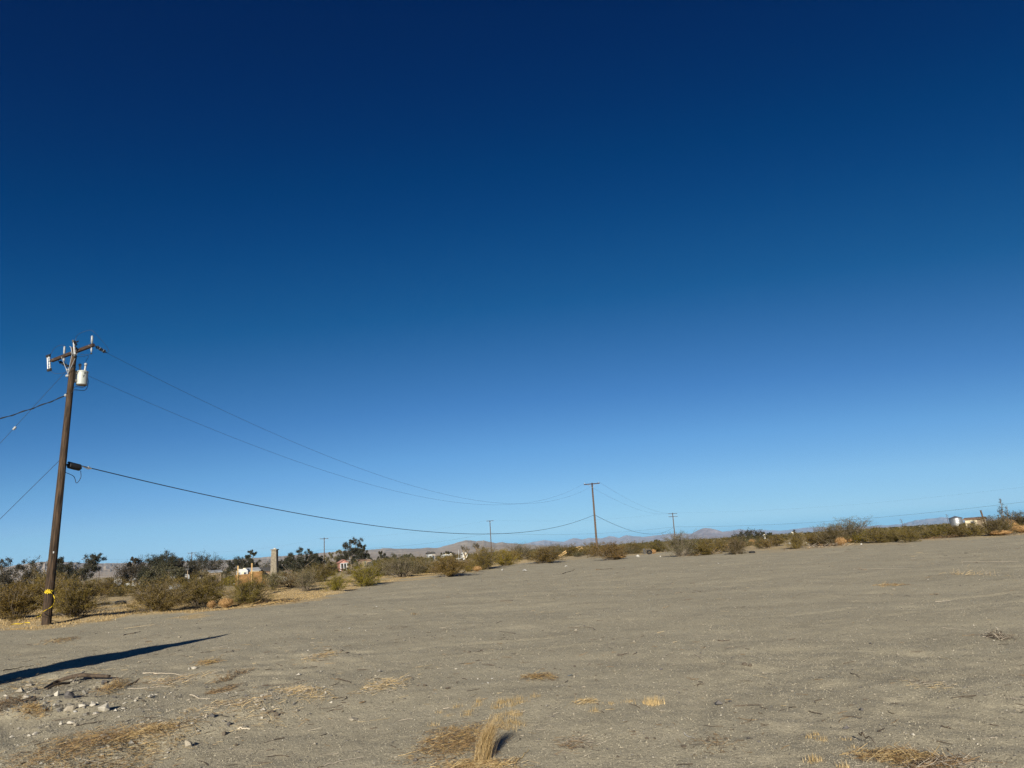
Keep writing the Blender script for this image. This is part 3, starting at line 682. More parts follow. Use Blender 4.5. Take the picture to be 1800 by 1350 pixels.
wire('telephone_cable', TEL2, TEL3, sag_through(TEL2, TEL3, 1130, 937.5), .026, 'dark cable dipping from the middle pole to the double crossarm pole', 'cable', PG, 'rubber')
wire('power_line', E2[0], E3[0], 1.6, .009, 'left faint power wire from the middle pole to the double crossarm pole', 'power line', PG)
wire('power_line', E2[1], E3[1], 1.6, .009, 'right faint power wire from the middle pole to the double crossarm pole', 'power line', PG)
# the roadside line that runs from far left past the double crossarm pole and off to the right
OFF = spot(2120, 190); o5 = thing('utility_pole', OFF, 'roadside pole beyond the right picture edge carrying the long wire', 'utility pole', 'utility poles'); wood_pole(OFF, OFF + ZU * 10, .17, .12, M['farwood'], o5, n=8, seg=4)
mb = MB(); mb.box(OFF + ZU * 9.7, (2.4, .1, .13)); mb.build('crossarm', M['arm'], o5)
CEND = OFF + ZU * 7.2
wire('telephone_cable', TEL3, CEND, sag_through(TEL3, CEND, 1550, 909), .020, 'long thin cable from the double crossarm pole to the right picture edge', 'cable', PG)
wire('power_line', E3[1], OFF + ZU * 9.9, 2.2, .006, 'faint top wire from the double crossarm pole toward the right picture edge', 'power line', PG)
lvl = [TEL3]
for p, t, e in FP[1:]: lvl.append(p + (t - p) * .66)
names = ['thin cable between the double crossarm pole and the pole behind the joshua trees', 'thin cable between the joshua tree pole and the pole amid dark trees', 'thin far cable over the chimney to the left pole among trees', 'thin far cable between the two leftmost far poles']
for i in range(4):
    wire('telephone_cable', lvl[i], lvl[i + 1], 1.2, .016, names[i], 'cable', PG)
    wire('power_line', FP[i][2][0], FP[i + 1][2][1], 1.1, .006, 'faint power wire' + names[i][names[i].index('cable') + 5:], 'power line', PG)
# service drop and guys leaving the picture on the left
SP = spot(-330, 31); sp = thing('utility_pole', SP, 'short service pole beyond the left picture edge', 'utility pole', 'utility poles'); wood_pole(SP, SP + ZU * 6.2, .12, .09, M['wood'], sp, n=10, seg=4)
mb = MB(); mb.lathe(SP + ZU * 6.0, [(.095, 0), (.11, .02), (.11, .1), (.095, .12)], 10); mb.build('pole_band', M['steel'], sp)
dr = at(-330, 893, 31); 
mb = MB(); mb.tube(sagged(DROP, SP + ZU * 6.05, .35), .016, 6)
t = np.linspace(0, 1, 60)[:, None]; base = sagged(DROP, SP + ZU * 6.05, .35); tw = np.stack([np.cos(np.arange(60) * 1.1) * .03, 0 * np.arange(60), np.sin(np.arange(60) * 1.1) * .03], 1)
mb.tube(base + tw, .012, 5)
o = mb.build('service_drop', M['wire'], org=DROP); tag(o, 'twisted service cable leaving the large pole to the left below the transformer', 'cable', PG)
ANC = gp(-300, 1114)
g1 = p1z(10.0) - A1 * .15
mb = MB(); mb.tube([g1, ANC + ZU * .15], .007, 5); o = mb.build('guy_wire', M['wire'], org=g1); tag(o, 'thin guy wire sloping from the top of the large pole to the left edge', 'guy wire', 'guy wires')
f = pj_arr(np.array([g1 + (ANC - g1) * k for k in np.linspace(0, 1, 200)])); k = np.interp(-25, -f[0], np.linspace(0, 1, 200)); c = g1 + (ANC - g1) * k; ax = nv(ANC - g1)
mb = MB(); mb.lathe(c - ax * .12, [(.001, 0), (.035, .02), (.055, .06), (.04, .10), (.055, .14), (.035, .18), (.001, .2)], 12, ax); o = mb.build('guy_insulator', M['porcelain'], org=c, smooth=True); tag(o, 'white egg shaped insulator threaded on the thin guy wire at the left edge', 'insulator')
g2 = p1z(float(at(103, 806, D1)[2])) - A1 * .17; ANC2 = gp(-190, 1106)
mb = MB(); mb.tube([g2, ANC2 + ZU * .15], .009, 5); o = mb.build('guy_wire', M['wire'], org=g2); tag(o, 'lower guy wire from half way up the large pole to the left edge', 'guy wire', 'guy wires')
for a in (ANC, ANC2):
    mb = MB(); mb.tube([a - ZU * .2, a + ZU * .2 + nv([1, -.5, 0]) * .1], .02, 6); mb.lathe(a + ZU * .2 + nv([1, -.5, 0]) * .1, [(.03, 0), (.045, .01), (.045, .03), (.03, .04)], 8); o = mb.build('guy_anchor', M['steel'], org=a); tag(o, 'steel guy anchor rod in the sand beyond the left picture edge', 'anchor', 'guy anchors')
# splice case hanging on the thick cable beside the pole
tt = sagged(TEL1, TEL2, s_tel, 400); f = pj_arr(tt); i0 = int(np.argmin(abs(f[0] - 121))); i1 = int(np.argmin(abs(f[0] - 143)))
a, b = tt[i0] - ZU * .10, tt[i1] - ZU * .10; d = nv(b - a)
sc = thing('splice_case', (a + b) / 2, 'black cylindrical splice case hanging on the thick cable beside the large pole', 'splice case')
mb = MB(); L = np.linalg.norm(b - a); mb.lathe(a, [(.001, 0), (.05, 0), (.05, .06), (.12, .07), (.125, L * .5), (.12, L - .07), (.05, L - .06), (.05, L), (.001, L)], 14, d); mb.build('case_body', M['rubber'], sc)
mb = MB(); mb.box((a + b) / 2 + ZU * .12, (L * .9, .05, .05), (d, nv(np.cross(ZU, d)), nv(np.cross(d, np.cross(ZU, d))))); mb.build('clamp_rail', M['rubber'], sc)
mb = MB(); mb.tube(curve([TEL1 - ZU * .05, a - ZU * .25 - d * .2, a + d * .3 - ZU * .38, a + d * .45 - ZU * .62, a + d * .62 - ZU * .38, a + d * .6 - ZU * .1]), .012, 5); mb.build('cable_loop', M['rubber'], sc)
mb = MB(); mb.tube([b + d * .02 + ZU * .1, b + d * .35 + ZU * .04], .02, 6); mb.tube([b + d * .3 + ZU * .12, b + d * .45 + ZU * .08], .035, 6); mb.build('strand_clamp', M['steel'], sc)

# ------------------------------------------------------------------ plants: prototypes
def bush_proto(seed, nst, leafn, size, h=1.0, w=1.0, bare=.3, fine=True, r0=.006):
    """creosote bush, one metre high and wide at scale 1: returns builders for stems and foliage"""
    rng = np.random.default_rng(seed); st = MB(); lf = MB(); L = []
    for i in range(nst):
        az = rng.uniform(0, 2 * PI); tilt = min(1.25, abs(rng.normal(.0, .62))); le = rng.uniform(.62, 1.05) * h / max(.55, math.cos(tilt * .8))
        le = min(le, .62 * w / max(.25, math.sin(tilt)))
        b = np.array([math.cos(az), math.sin(az), 0]) * rng.uniform(0, .12) * w; d = np.array([math.cos(az) * math.sin(tilt), math.sin(az) * math.sin(tilt), math.cos(tilt)])
        pts = [b]; dd = d.copy()
        for k in range(4): dd = nv(dd + rng.normal(0, .12, 3) + np.array([0, 0, .06])); pts.append(pts[-1] + dd * le / 4)
        pts = np.array(pts); pts[:, 2] = np.maximum(pts[:, 2], .0) ; pts[0, 2] = -.04
        st.tube(pts, np.linspace(r0, r0 * .35, 5), 3, False)
        for j in range(rng.integers(4, 7)):
            t = rng.uniform(bare, 1); q = pts[0] + (pts[-1] - pts[0]) * t; k = min(3, int(t * 4)); q = pts[k] + (pts[k + 1] - pts[k]) * (t * 4 - k)
            e = nv(dd * .8 + rng.normal(0, .55, 3) + np.array([0, 0, .12])); bl = le * rng.uniform(.16, .34); q2 = q + e * bl
            if fine: st.tube([q, q + e * bl * .5 + rng.normal(0, .012, 3), q2], [r0 * .4, r0 * .3, r0 * .15], 3, False)
            m = max(4, int(leafn * rng.uniform(.5, 1.4) / (nst * 5)))
            u = rng.uniform(.1, 1.05, (m, 1)) ** .75; L.append(q + (q2 - q) * u + rng.normal(0, .028, (m, 3)) * np.array([1, 1, .9]))
    C = np.concatenate(L); C[:, 2] = np.maximum(C[:, 2], .015)
    k = np.array([.5 / np.percentile(np.hypot(C[:, 0], C[:, 1]), 97)] * 2 + [1 / np.percentile(C[:, 2], 98.5)]); C = C * k; st.V = [v * k for v in st.V]
    lf.leaves(C, size, rng, .5, .3)
    return st, lf
def make_bush(seed, nst, leafn, size, bare, name='creosote_bush'):
    st, lf = bush_proto(seed, nst, leafn, size, bare=bare)
    o = bpy.data.objects.new(name, None); COL.objects.link(o); o['_o'] = [0, 0, 0]
    st.build('stems', M['stem'], o); lf.build('foliage', M['leaf'], o); KIDS[o.name] = list(o.children)
    return o
BP = [make_bush(100 + i, n, l, s, b) for i, (n, l, s, b) in enumerate(((90, 36000, .0175, .16), (84, 33000, .018, .2), (96, 38000, .0170, .13), (90, 17000, .0175, .3), (90, 34000, .018, .1)))]
rb = random.Random(5)
GB = 'creosote bushes along the edge of the sand'
used = set()
for i, (px, by, wd, ty, tone, label) in enumerate(BUSHES):
    p = gp(px, by); dp = depth(p); dist = math.hypot(p[0], p[1]); W = wd * dp / FPX; H = zat(px, ty, dist) - p[2]
    k = 3 if tone == GREYG else (i % 5 if i % 5 != 3 else 4)
    if k not in used: o = BP[k]; used.add(k)
    else: o = copy_tree(BP[k])
    p[2] -= .02
    # push the bush back by half of its depth so that its front foot stands on the pixel row read from the photo
    p[:2] += nv(p[:2]) * W * .56; p[2] = float(gz(p[0], p[1])) - .03
    o.location = p; o.rotation_euler = (0, 0, rb.uniform(0, 6.28)); o.scale = (W * 1.22, W * 1.22, H * .98)
    tag(o, label, 'bush', GB)
    v = rb.uniform(.88, 1.12)
    for c in (o.children if k in used and o is BP[k] else [x for x in COL.objects if False]): c.color = (*[t * v for t in tone], 1)
    o['_tone'] = [t * v for t in tone]
for o in list(COL.objects):
    if o.parent is not None and '_tone' in o.parent and o.name.startswith('foliage'): o.color = (*o.parent['_tone'], 1)

# scrub belt: individual bushes behind the edge, small in the picture, one mesh each
def belt_proto(seed, nst, leafn, size):
    st, lf = bush_proto(seed, nst, leafn, size, bare=.15, fine=False, r0=.009); mb = MB()
    for src, mi in ((st, 1), (lf, 0)):
        mb.mi = mi; V = src.arr(); F = np.concatenate(src.F[4]); mb.add(V, F)
    o = mb.build('scrub_bush', [M['leaf'], M['stem']]); return o
SP_ = [belt_proto(300 + i, 40, 6000, .034) for i in range(4)]
rs = random.Random(77); n = 0; first = set()
zones = [('left', -60, 480, 34, 'small olive desert bush in the scrub before the trees and trailers on the left'),
         ('mid', 480, 1000, 62, 'small olive desert bush in the scrub belt below the brown hills'),
         ('right', 1000, 1860, 120, 'small olive desert bush in the scrub belt below the pale far mountains')]
for zn, a, b, cnt, label in zones:
    k = 0
    while k < cnt:
        px = rs.uniform(a, b); by = bnd_y(px); rbd = EYE * FPX / max(3, by - hz(px))
        d = rbd * rs.uniform(1.12, 1.4) + 3 if rs.random() < .6 else rbd * 1.1 + (rs.random() ** 1.3) * 200 + 2
        d += 1.9
        if px < 250 and d < 62: continue
        if 250 <= px < 480 and d < 50: continue
        if 480 <= px < 760 and d < rbd * 1.5: continue
        p = spot(px, d)
        o = SP_[n % 4] if n < 4 else SP_[n % 4].copy()
        if n >= 4: COL.objects.link(o)
        W = rs.uniform(1.3, 2.9); H = rs.uniform(.7, 1.45) * (1.15 if d > 110 else .9)
        o.location = (p[0], p[1], p[2] - .03); o.scale = (W, W, H); o.rotation_euler = (0, 0, rs.uniform(0, 6.28))
        t = rs.choice((OLIVE, OLIVE, OLIVE, GREYG, BROWN, DARK, YELLOW)); v = rs.uniform(.8, 1.15); o.color = (*[c * v for c in t], 1)
        tag(o, label, 'bush', 'bushes of the scrub belt'); n += 1; k += 1
# the rest of the flat out to the hills: a mass of scrub
def scrub_mass():
    rng = np.random.default_rng(9); mb = MB(); base = []
    for s in range(5):
        st, lf = bush_proto(500 + s, 12, 150, .16, bare=.05, fine=False); base.append(lf.arr())
    N = 2600
    px = rng.uniform(-150, 1950, N); d = 170 * np.exp(rng.uniform(0, 1, N) ** 1.1 * 3.0)
    for i in range(N):
        p = spot(px[i], d[i]); V = base[i % 5]; a = rng.uniform(0, 6.28); c, s = math.cos(a), math.sin(a); W = rng.uniform(1.5, 3.2) * (1 + d[i] / 1500); H = rng.uniform(.8, 1.7)
        Q = np.stack([(V[:, 0] * c - V[:, 1] * s) * W, (V[:, 0] * s + V[:, 1] * c) * W, V[:, 2] * H], 1) + p
        mb.add(Q, np.arange(len(Q)).reshape(-1, 4))
    o = mb.build('scrub', M['leaf']); o.color = (.080, .070, .030, 1); tag(o, 'low olive desert scrub on the far flat', 'scrub', kind='stuff')
scrub_mass()

# trees
def tree_proto(seed, h, blobs, leafn, leaf, name, tr=.16, lean=0.0, flat=.75):
    """tapered trunk, limbs to every clump, clumps of leaves with gaps between; blobs are (x, y, z, radius) for a tree h metres high"""
    rng = np.random.default_rng(seed); tk = MB(); lf = MB(); fork = np.array([lean * h * .25, 0, h * .28])
    tk.tube(curve([(0, 0, -.2), fork * .5 + rng.normal(0, .05, 3), fork], 6), np.linspace(tr, tr * .7, 13 - 1 + (0)) if False else tr * .85, 7)
    C = []
    tot = sum(b[3] ** 2 for b in blobs)
    for x, y, z, r in blobs:
        c = np.array([x, y, z]); m1 = fork + (c - fork) * .5 + rng.normal(0, .12, 3)
        P = np.array(curve([fork, m1, c], 5)); tk.tube(P, np.linspace(tr * .5, tr * .12, len(P)), 5)
        m = int(leafn * r * r / tot); sub = max(6, int(r * r * 13)); sc = c + rng.normal(0, 1, (sub, 3)) * np.array([r * .56, r * .56, r * .58 * flat]); k = rng.integers(0, sub, m)
        C.append(sc[k] + rng.normal(0, 1, (m, 3)) * r * .2)
        for q in sc[::2]: tk.tube([m1 + (c - m1) * rng.uniform(.3, 1), q], [tr * .12, tr * .04], 3, False)
    lf.leaves(np.concatenate(C), leaf, rng, .55, .2)
    return tk, lf
def tree(px, dist, top, base_w, blobs, label, tone, seed, leafn=3600, leaf=.3, cat='tree', name='desert_tree', lean=0, flip=1):
    """blobs in units of the tree height, stretched to the photographed height and width"""
    p = spot(px, dist); H = zat(px, top, dist) - p[2]
    W = base_w * 1.75 * dist / FPX
    bl = [(x * W * flip, rz * W * .5, z * H, r * (W * .55 + H * .45)) for x, rz, z, r in blobs]
    tk, lf = tree_proto(seed, H, bl, leafn, leaf, name, .035 * H, lean * flip)
    o = thing(name, p, label, cat, 'dark trees on the flat')
    for m in (tk, lf): m.V = [v + p for v in m.V] if False else m.V
    t = tk; V0 = np.array(p)
    tk.V = [v + V0 for v in tk.V]; lf.V = [v + V0 for v in lf.V]
    a = math.atan2(p[0], p[1])
    tr_ = tk.build('trunk', M['trunk'], o); cr = lf.build('crown', M['leaf'], o); cr.color = (*tone, 1)
    o.rotation_euler = (0, 0, -a)
    return o
DG = (.040, .039, .024); DB = (.050, .042, .029); LG = (.066, .062, .034)
ROUND = [(-.28, 0, .5, .17), (.25, .3, .52, .18), (0, -.3, .62, .2), (.05, .2, .82, .17), (-.18, .1, .76, .15), (.3, -.2, .72, .14), (-.35, -.1, .36, .14), (.36, .1, .36, .13)]
TALL = [(-.2, 0, .45, .13), (.22, .2, .5, .13), (.05, -.2, .62, .14), (-.12, .2, .74, .12), (.14, 0, .84, .11), (0, .1, .93, .09), (-.25, -.2, .3, .12), (.3, 0, .32, .12)]
LEAN = [(-.1, 0, .35, .13), (.02, .1, .5, .14), (.14, -.1, .65, .14), (.24, .1, .8, .12), (.30, .05, .88, .11), (.34, 0, .95, .09), (-.22, .1, .25, .12), (.3, .2, .7, .1)]
OPEN_ = [(-.36, 0, .72, .12), (-.1, .2, .88, .11), (.2, 0, .8, .10), (.34, -.1, .6, .14), (-.05, -.2, .55, .16), (-.3, .2, .42, .14), (.28, .1, .35, .15), (.02, 0, .3, .14), (-.42, 0, .55, .1)]
TREES = [
 (10, 150, 981, 44, OPEN_, 'dark ragged tree at the left picture edge', DB, 1),
 (72, 175, 984, 62, OPEN_, 'dark tree half hidden behind the large pole, left side', DG, 2),
 (103, 170, 979, 44, TALL, 'dark upright tree directly right of the large pole', DG, 3),
 (131, 165, 978, 46, LEAN, 'dark narrow tree leaning to the right beside the flat topped thin pole', DG, 4),
 (231, 190, 978, 18, TALL, 'slim dark tree at the left end of the dense clump', DB, 5),
 (250, 190, 985, 52, ROUND, 'low brownish dense tree in the left clump', DB, 6),
 (279, 185, 969, 34, ROUND, 'tallest dark rounded tree of the left clump', DG, 7),
 (297, 195, 973, 28, ROUND, 'greyish dark tree at the right end of the left clump', DB, 8),
 (292, 140, 997, 46, ROUND, 'lighter green broad tree in front of the left clump', LG, 9),
 (322, 215, 982, 30, OPEN_, 'low dark tree left of the thin pole amid the clump', DB, 10),
 (355, 205, 975, 42, ROUND, 'dark rounded tree right of the thin pole', DG, 11),
 (418, 230, 977, 24, ROUND, 'small dark rounded tree above the white camper', DG, 12),
 (440, 215, 966, 20, TALL, 'tall airy tree beside the dark rounded one left of the chimney', DG, 13),
 (466, 330, 992, 44, ROUND, 'low far row of dark trees behind the chimney', DG, 14),
 (507, 200, 979, 24, ROUND, 'low dark tree right of the chimney', DG, 15),
 (533, 190, 962, 34, OPEN_, 'dark branching tree with separate tufts right of the chimney', DG, 16),
 (549, 195, 972, 22, ROUND, 'dark tree leaning out right of the branching tree', DG, 17),
 (591, 215, 966, 24, OPEN_, 'grey half bare tree left of the tall tree by the pink house', GREYG, 18),
 (618, 205, 946, 34, TALL, 'tallest airy tree behind the pink house', DG, 19),
 (633, 205, 956, 26, TALL, 'dark dense tree right of the tallest one behind the pink house', DG, 20),
 (672, 260, 969, 16, TALL, 'small pointed dark tree right of the pink house trees', DG, 21),
 (716, 270, 974, 16, ROUND, 'small round green tree left of the two storey white house', LG, 22),
 (692, 280, 977, 26, ROUND, 'low green tree above the wide grey green bush', LG, 23),
 (787, 300, 970, 16, ROUND, 'small dark tree above the long white trailer', DG, 24),
 (1154, 300, 948, 9, ROUND, 'tiny dark tree on the skyline between the middle pole and the double crossarm pole', LG, 25),
 (1315, 260, 935, 34, ROUND, 'low dark green tree left of the orange tumbleweed pair', DG, 26),
 (1342, 320, 935, 9, TALL, 'tiny upright dark tree on the skyline above the tumbleweed pair', DG, 27),
 (1353, 320, 936, 9, TALL, 'second tiny dark tree on the skyline right of the upright one', DG, 28),
 (1396, 420, 931, 5, TALL, 'thin dark spike of a tree on the right skyline', DG, 29),
]
for px, d, top, w_, bl, label, tone, sd in TREES:
    tree(px, d, top, w_, bl, label, tone, sd, leafn=12000 if d < 240 else 3500, leaf=.22 if d < 240 else .34, flip=-1 if sd % 3 == 0 else 1)
# spindly tree at the right: thin upright stems with short drooping sprays
def spindly(px, dist, top, label, stems, tone):
    p = spot(px, dist); H = zat(px, top, dist) - p[2]; rng = np.random.default_rng(int(px)); o = thing('spindly_tree', p, label, 'tree', 'dark trees on the flat'); tk = MB(); lf = MB(); C = []
    a = math.atan2(p[0], p[1]); rx = np.array([math.cos(a), -math.sin(a), 0]); ry = np.array([math.sin(a), math.cos(a), 0])
    for dx, hh in stems:
        b = p + rx * dx * .4; t = p + rx * dx + ZU * H * hh; P = np.array(curve([b, (b + t) / 2 + rx * rng.normal(0, .05), t], 8)); tk.tube(P, np.linspace(.09, .02, len(P)), 5)
        for j in range(int(34 * hh)):
            u = rng.uniform(.12, .9); q = P[min(len(P) - 1, int(u * len(P)))]; an = rng.uniform(0, 6.28); e = (rx * math.cos(an) + ry * math.sin(an)) * (.75 - .55 * u) * rng.uniform(.5, 1.2) + ZU * rng.uniform(.1, .45)
            tk.tube([q, q + e], [.02, .006], 3, False); m = 22; C.append(q + e * rng.uniform(.25, 1.1, (m, 1)) + rng.normal(0, .06, (m, 3)))
    lf.leaves(np.concatenate(C), .11, rng, .4, .2); tk.build('trunk', M['trunk'], o); c = lf.build('crown', M['leaf'], o); c.color = (*tone, 1)
spindly(1766, 118, 875, 'spindly grey tree with thin upright stems at the right edge', ((-.35, .72), (0, 1.0), (.6, .78), (1.0, .55), (-.6, .5)), (.06, .06, .045))
# joshua trees
def joshua(px, dist, top, w_, label, seed):
    p = spot(px, dist); H = zat(px, top, dist) - p[2]; rng = np.random.default_rng(seed); o = thing('joshua_tree', p, label, 'joshua tree', 'joshua trees'); tk = MB(); lf = MB(); tips = []
    W = w_ * dist / FPX
    def grow(q, d, l, r, lev):
        e = q + d * l; tk.tube(curve([q, q + d * l * .5 + rng.normal(0, .03, 3), e], 4), r, 7)
        if lev == 0: tips.append((e, d)); return
        for j in range(2 if lev < 3 else 3):
            an = rng.uniform(0, 6.28) if lev < 3 else j * 2.1 + .4; s = np.array([math.cos(an), math.sin(an) * .7, 0]) * rng.uniform(.55, .95); grow(e, nv(d * .55 + s + ZU * .38), l * rng.uniform(.62, .9), r * .8, lev - 1)
    grow(p - ZU * .1, nv(ZU + rng.normal(0, .06, 3)), H * .34, .13, 3)
    allz = np.array([t[0] for t in tips]); 
    for e, d in tips:
        for ring in range(5):
            n = 16; an = rng.uniform(0, 6.28, n); el = rng.uniform(-.5, 1.1, n); u = nv(np.cross(d, (1, .2, .1))); v = np.cross(d, u)
            D = (u * np.cos(an)[:, None] + v * np.sin(an)[:, None]) * np.cos(el)[:, None] + d * np.sin(el)[:, None]
            b = e - d * (.04 + .09 * ring); sw = np.cross(D, d); sw /= np.linalg.norm(sw, axis=1)[:, None] + 1e-6
            le = .30 if ring < 3 else .2
            V = np.stack([b - sw * .018, b + sw * .018, b + D * le], 1).reshape(-1, 3); lf.add(V, np.arange(3 * n).reshape(n, 3))
    fz = H / max(1e-3, allz[:, 2].max() - p[2]); fx = W / max(.5, np.ptp(allz @ nv([p[1], -p[0], 0])) + .5); k3 = np.array([fx, fx, fz])
    tk.V = [(v - p) * k3 + p for v in tk.V]; lf.V = [(v - p) * k3 + p for v in lf.V]
    tk.build('trunk', M['trunk'], o); c = lf.build('crown', M['leaf'], o); c.color = (.06, .058, .03, 1)
joshua(818, 125, 959, 18, 'smaller joshua tree with bare looking arms beside the white trailer', 4)
joshua(841, 118, 955, 24, 'larger joshua tree with spiky clustered arms left of the thin pole', 11)

# ------------------------------------------------------------------ buildings, vehicles and things among the scrub
class Fr:
    """a local frame at a spot: x to the right as seen from the camera, y away, z up; turn rotates it"""
    def __init__(s, px, dist, turn=0.0, z=None):
        s.p = spot(px, dist); s.d = dist; a = math.atan2(s.p[0], s.p[1]) - turn
        s.x = np.array([math.cos(a), -math.sin(a), 0]); s.y = np.array([math.sin(a), math.cos(a), 0]); s.ax = (s.x, s.y, ZU)
    def __call__(s, x, y, z): return s.p + s.x * x + s.y * y + ZU * z
    def w(s, px): return px * s.d / FPX
    def h(s, px, py): return zat(px, py, s.d) - s.p[2]
def fbox(f, name, c, size, m, parent):
    mb = MB(); mb.box(f(*c), size, f.ax); return mb.build(name, M[m], parent)
def window(f, par, x, z, w_, h_, y):
    fr = fbox(f, 'window', (x, y - .03, z), (w_ + .12, .06, h_ + .12), 'white', par); fbox(f, 'pane', (x, y - .065, z), (w_, .012, h_), 'glass', fr)
def gable(f, name, w_, d_, z0, z1, over, m, parent, along='x', off=(0, 0)):
    mb = MB(); t = .12
    for s in (-1, 1):
        if along == 'x': poly = [f(off[0] - w_ / 2 - over, off[1] + s * (d_ / 2 + over), z0 - .1), f(off[0] - w_ / 2 - over, off[1] + s * .02, z1), f(off[0] - w_ / 2 - over, off[1] + s * .02, z1 + t), f(off[0] - w_ / 2 - over, off[1] + s * (d_ / 2 + over), z0 - .1 + t)]; ex = f.x * (w_ + 2 * over)
        else: poly = [f(off[0] + s * (w_ / 2 + over), off[1] - d_ / 2 - over, z0 - .1), f(off[0] + s * .02, off[1] - d_ / 2 - over, z1), f(off[0] + s * .02, off[1] - d_ / 2 - over, z1 + t), f(off[0] + s * (w_ / 2 + over), off[1] - d_ / 2 - over, z0 - .1 + t)]; ex = f.y * (d_ + 2 * over)
        mb.prism(poly, None, ex)
    return mb.build(name, M[m], parent)
def house(px, dist, w_px, wall_top, ridge, label, cat, wall='white', roof='roofdark', depth_=6, turn=.15, wins=2, along='x', name='house', porch=False):
    f = Fr(px, dist, turn); W = f.w(w_px); z1 = max(1.8, f.h(px, wall_top)); zr = max(z1 + .25, f.h(px, ridge)); o = thing(name, f.p, label, cat, 'buildings on the flat')
    mb = MB(); mb.box(f(0, 0, z1 / 2 - .2), (W, depth_, z1 + .4), f.ax)
    if along == 'y': mb.prism([f(-W / 2, -depth_ / 2, z1), f(W / 2, -depth_ / 2, z1), f(0, -depth_ / 2, zr - .05)], None, f.y * depth_)
    mb.build('wall', M[wall], o)
    gable(f, 'roof', W, depth_, z1 + .05, zr, .3, roof, o, along)
    for i in range(wins): window(f, o, W * (-.5 + (i + .6) / (wins + .5)), z1 * .6, min(1.1, W * .16), .9, -depth_ / 2)
    d = fbox(f, 'door', (W * .32, -depth_ / 2 - .02, 1.0), (.9, .06, 2.0), 'fencewood', o); fbox(f, 'handle', (W * .32 + .35, -depth_ / 2 - .07, 1.0), (.08, .05, .08), 'steel', d)
    if porch:
        for x in (-.42, -.05, .30): fbox(f, 'porch_post', (W * x, -depth_ / 2 - 1.3, z1 * .46), (.22, .22, z1 * .92), 'white', o)
        fbox(f, 'porch_roof', (0, -depth_ / 2 - .8, z1 * .95), (W * .96, 1.5, .14), 'white', o)
    return f, o, W, z1, zr
def trailer(px, dist, w_px, top, label, body='white', turn=.1, h=None, wins=2, stripe=False, name='travel_trailer'):
    f = Fr(px, dist, turn); W = f.w(w_px); zt = f.h(px, top); z0 = .5 if zt > 1.6 else .25
    o = thing(name, f.p, label, 'trailer', 'trailers on the flat'); hh = zt - z0; D = 2.4
    mb = MB(); r = min(.35, hh * .25); poly = [f(-W / 2, -D / 2, z0), f(W / 2 - .25, -D / 2, z0), f(W / 2, -D / 2, z0 + hh * .35), f(W / 2, -D / 2, zt - r), f(W / 2 - r, -D / 2, zt), f(-W / 2 + r, -D / 2, zt), f(-W / 2, -D / 2, zt - r)]
    mb.prism(poly, None, f.y * D); mb.build('body', M[body], o)
    for i in range(wins): window(f, o, W * (-.36 + .62 * i / max(1, wins - 1)), z0 + hh * .62, min(1.0, W * .2), hh * .26, -D / 2)
    d = fbox(f, 'door', (W * .12, -D / 2 - .02, z0 + hh * .42), (.65, .04, hh * .78), 'cream', o); fbox(f, 'handle', (W * .12 + .25, -D / 2 - .06, z0 + hh * .42), (.08, .04, .06), 'steel', d)
    for s in (-.12, .06):
        mb = MB(); q = f(W * s, -D / 2 - .02, .33); mb.lathe(q, [(.001, 0), (.32, 0), (.34, .05), (.34, .17), (.32, .22), (.001, .22)], 14, f.y); wl = mb.build('wheel', M['tyre'], o)
        mb = MB(); mb.lathe(q - f.y * .01, [(.001, 0), (.17, 0), (.17, .02), (.001, .02)], 10, f.y); mb.build('rim', M['steel'], wl)
    fbox(f, 'hitch', (-W / 2 - .55, 0, .45), (1.1, .12, .1), 'steel', o); fbox(f, 'roof_vent', (W * .1, 0, zt + .08), (.5, .5, .16), 'cream', o)
    return f, o
house(229, 270, 38, 1015.5, 1013.5, 'long low white building with flat pale roof behind the left bushes', 'mobile home', wall='white', roof='white', depth_=4, turn=-.2, wins=3, name='mobile_home')
trailer(316, 150, 23, 1009, 'white camper half hidden by the bushes under the dark carport on the left', turn=.3)
f = Fr(311, 150, .1); o = thing('carport', f.p, 'dark flat carport roof on posts above the white camper on the left', 'carport', 'buildings on the flat')
zc = f.h(311, 1002); fbox(f, 'roof', (0, 0, zc), (f.w(28), 5, .35), 'roofdark', o)
for sx in (-.46, .46):
    for sy in (-2.3, 2.3): fbox(f, 'post', (f.w(28) * sx, sy, zc / 2 - .1), (.14, .14, zc), 'fencewood', o)
house(377, 190, 16, 1006, 1003, 'small shed with grey roof left of the two lumber posts', 'shed', wall='fencewood', roof='steel', depth_=4, wins=1, name='shed')
trailer(428, 165, 17, 1000, 'white rounded camper behind the chipboard panel, left one', turn=-.2)
house(444, 180, 14, 1003, 998.5, 'white roofed little house beside the rounded camper', 'house', wall='cream', roof='white', wins=1)
house(459, 185, 26, 1004, 998.5, 'dark gable roofed house left of the stone chimney', 'house', wall='roofbrown', roof='roofdark', wins=2)
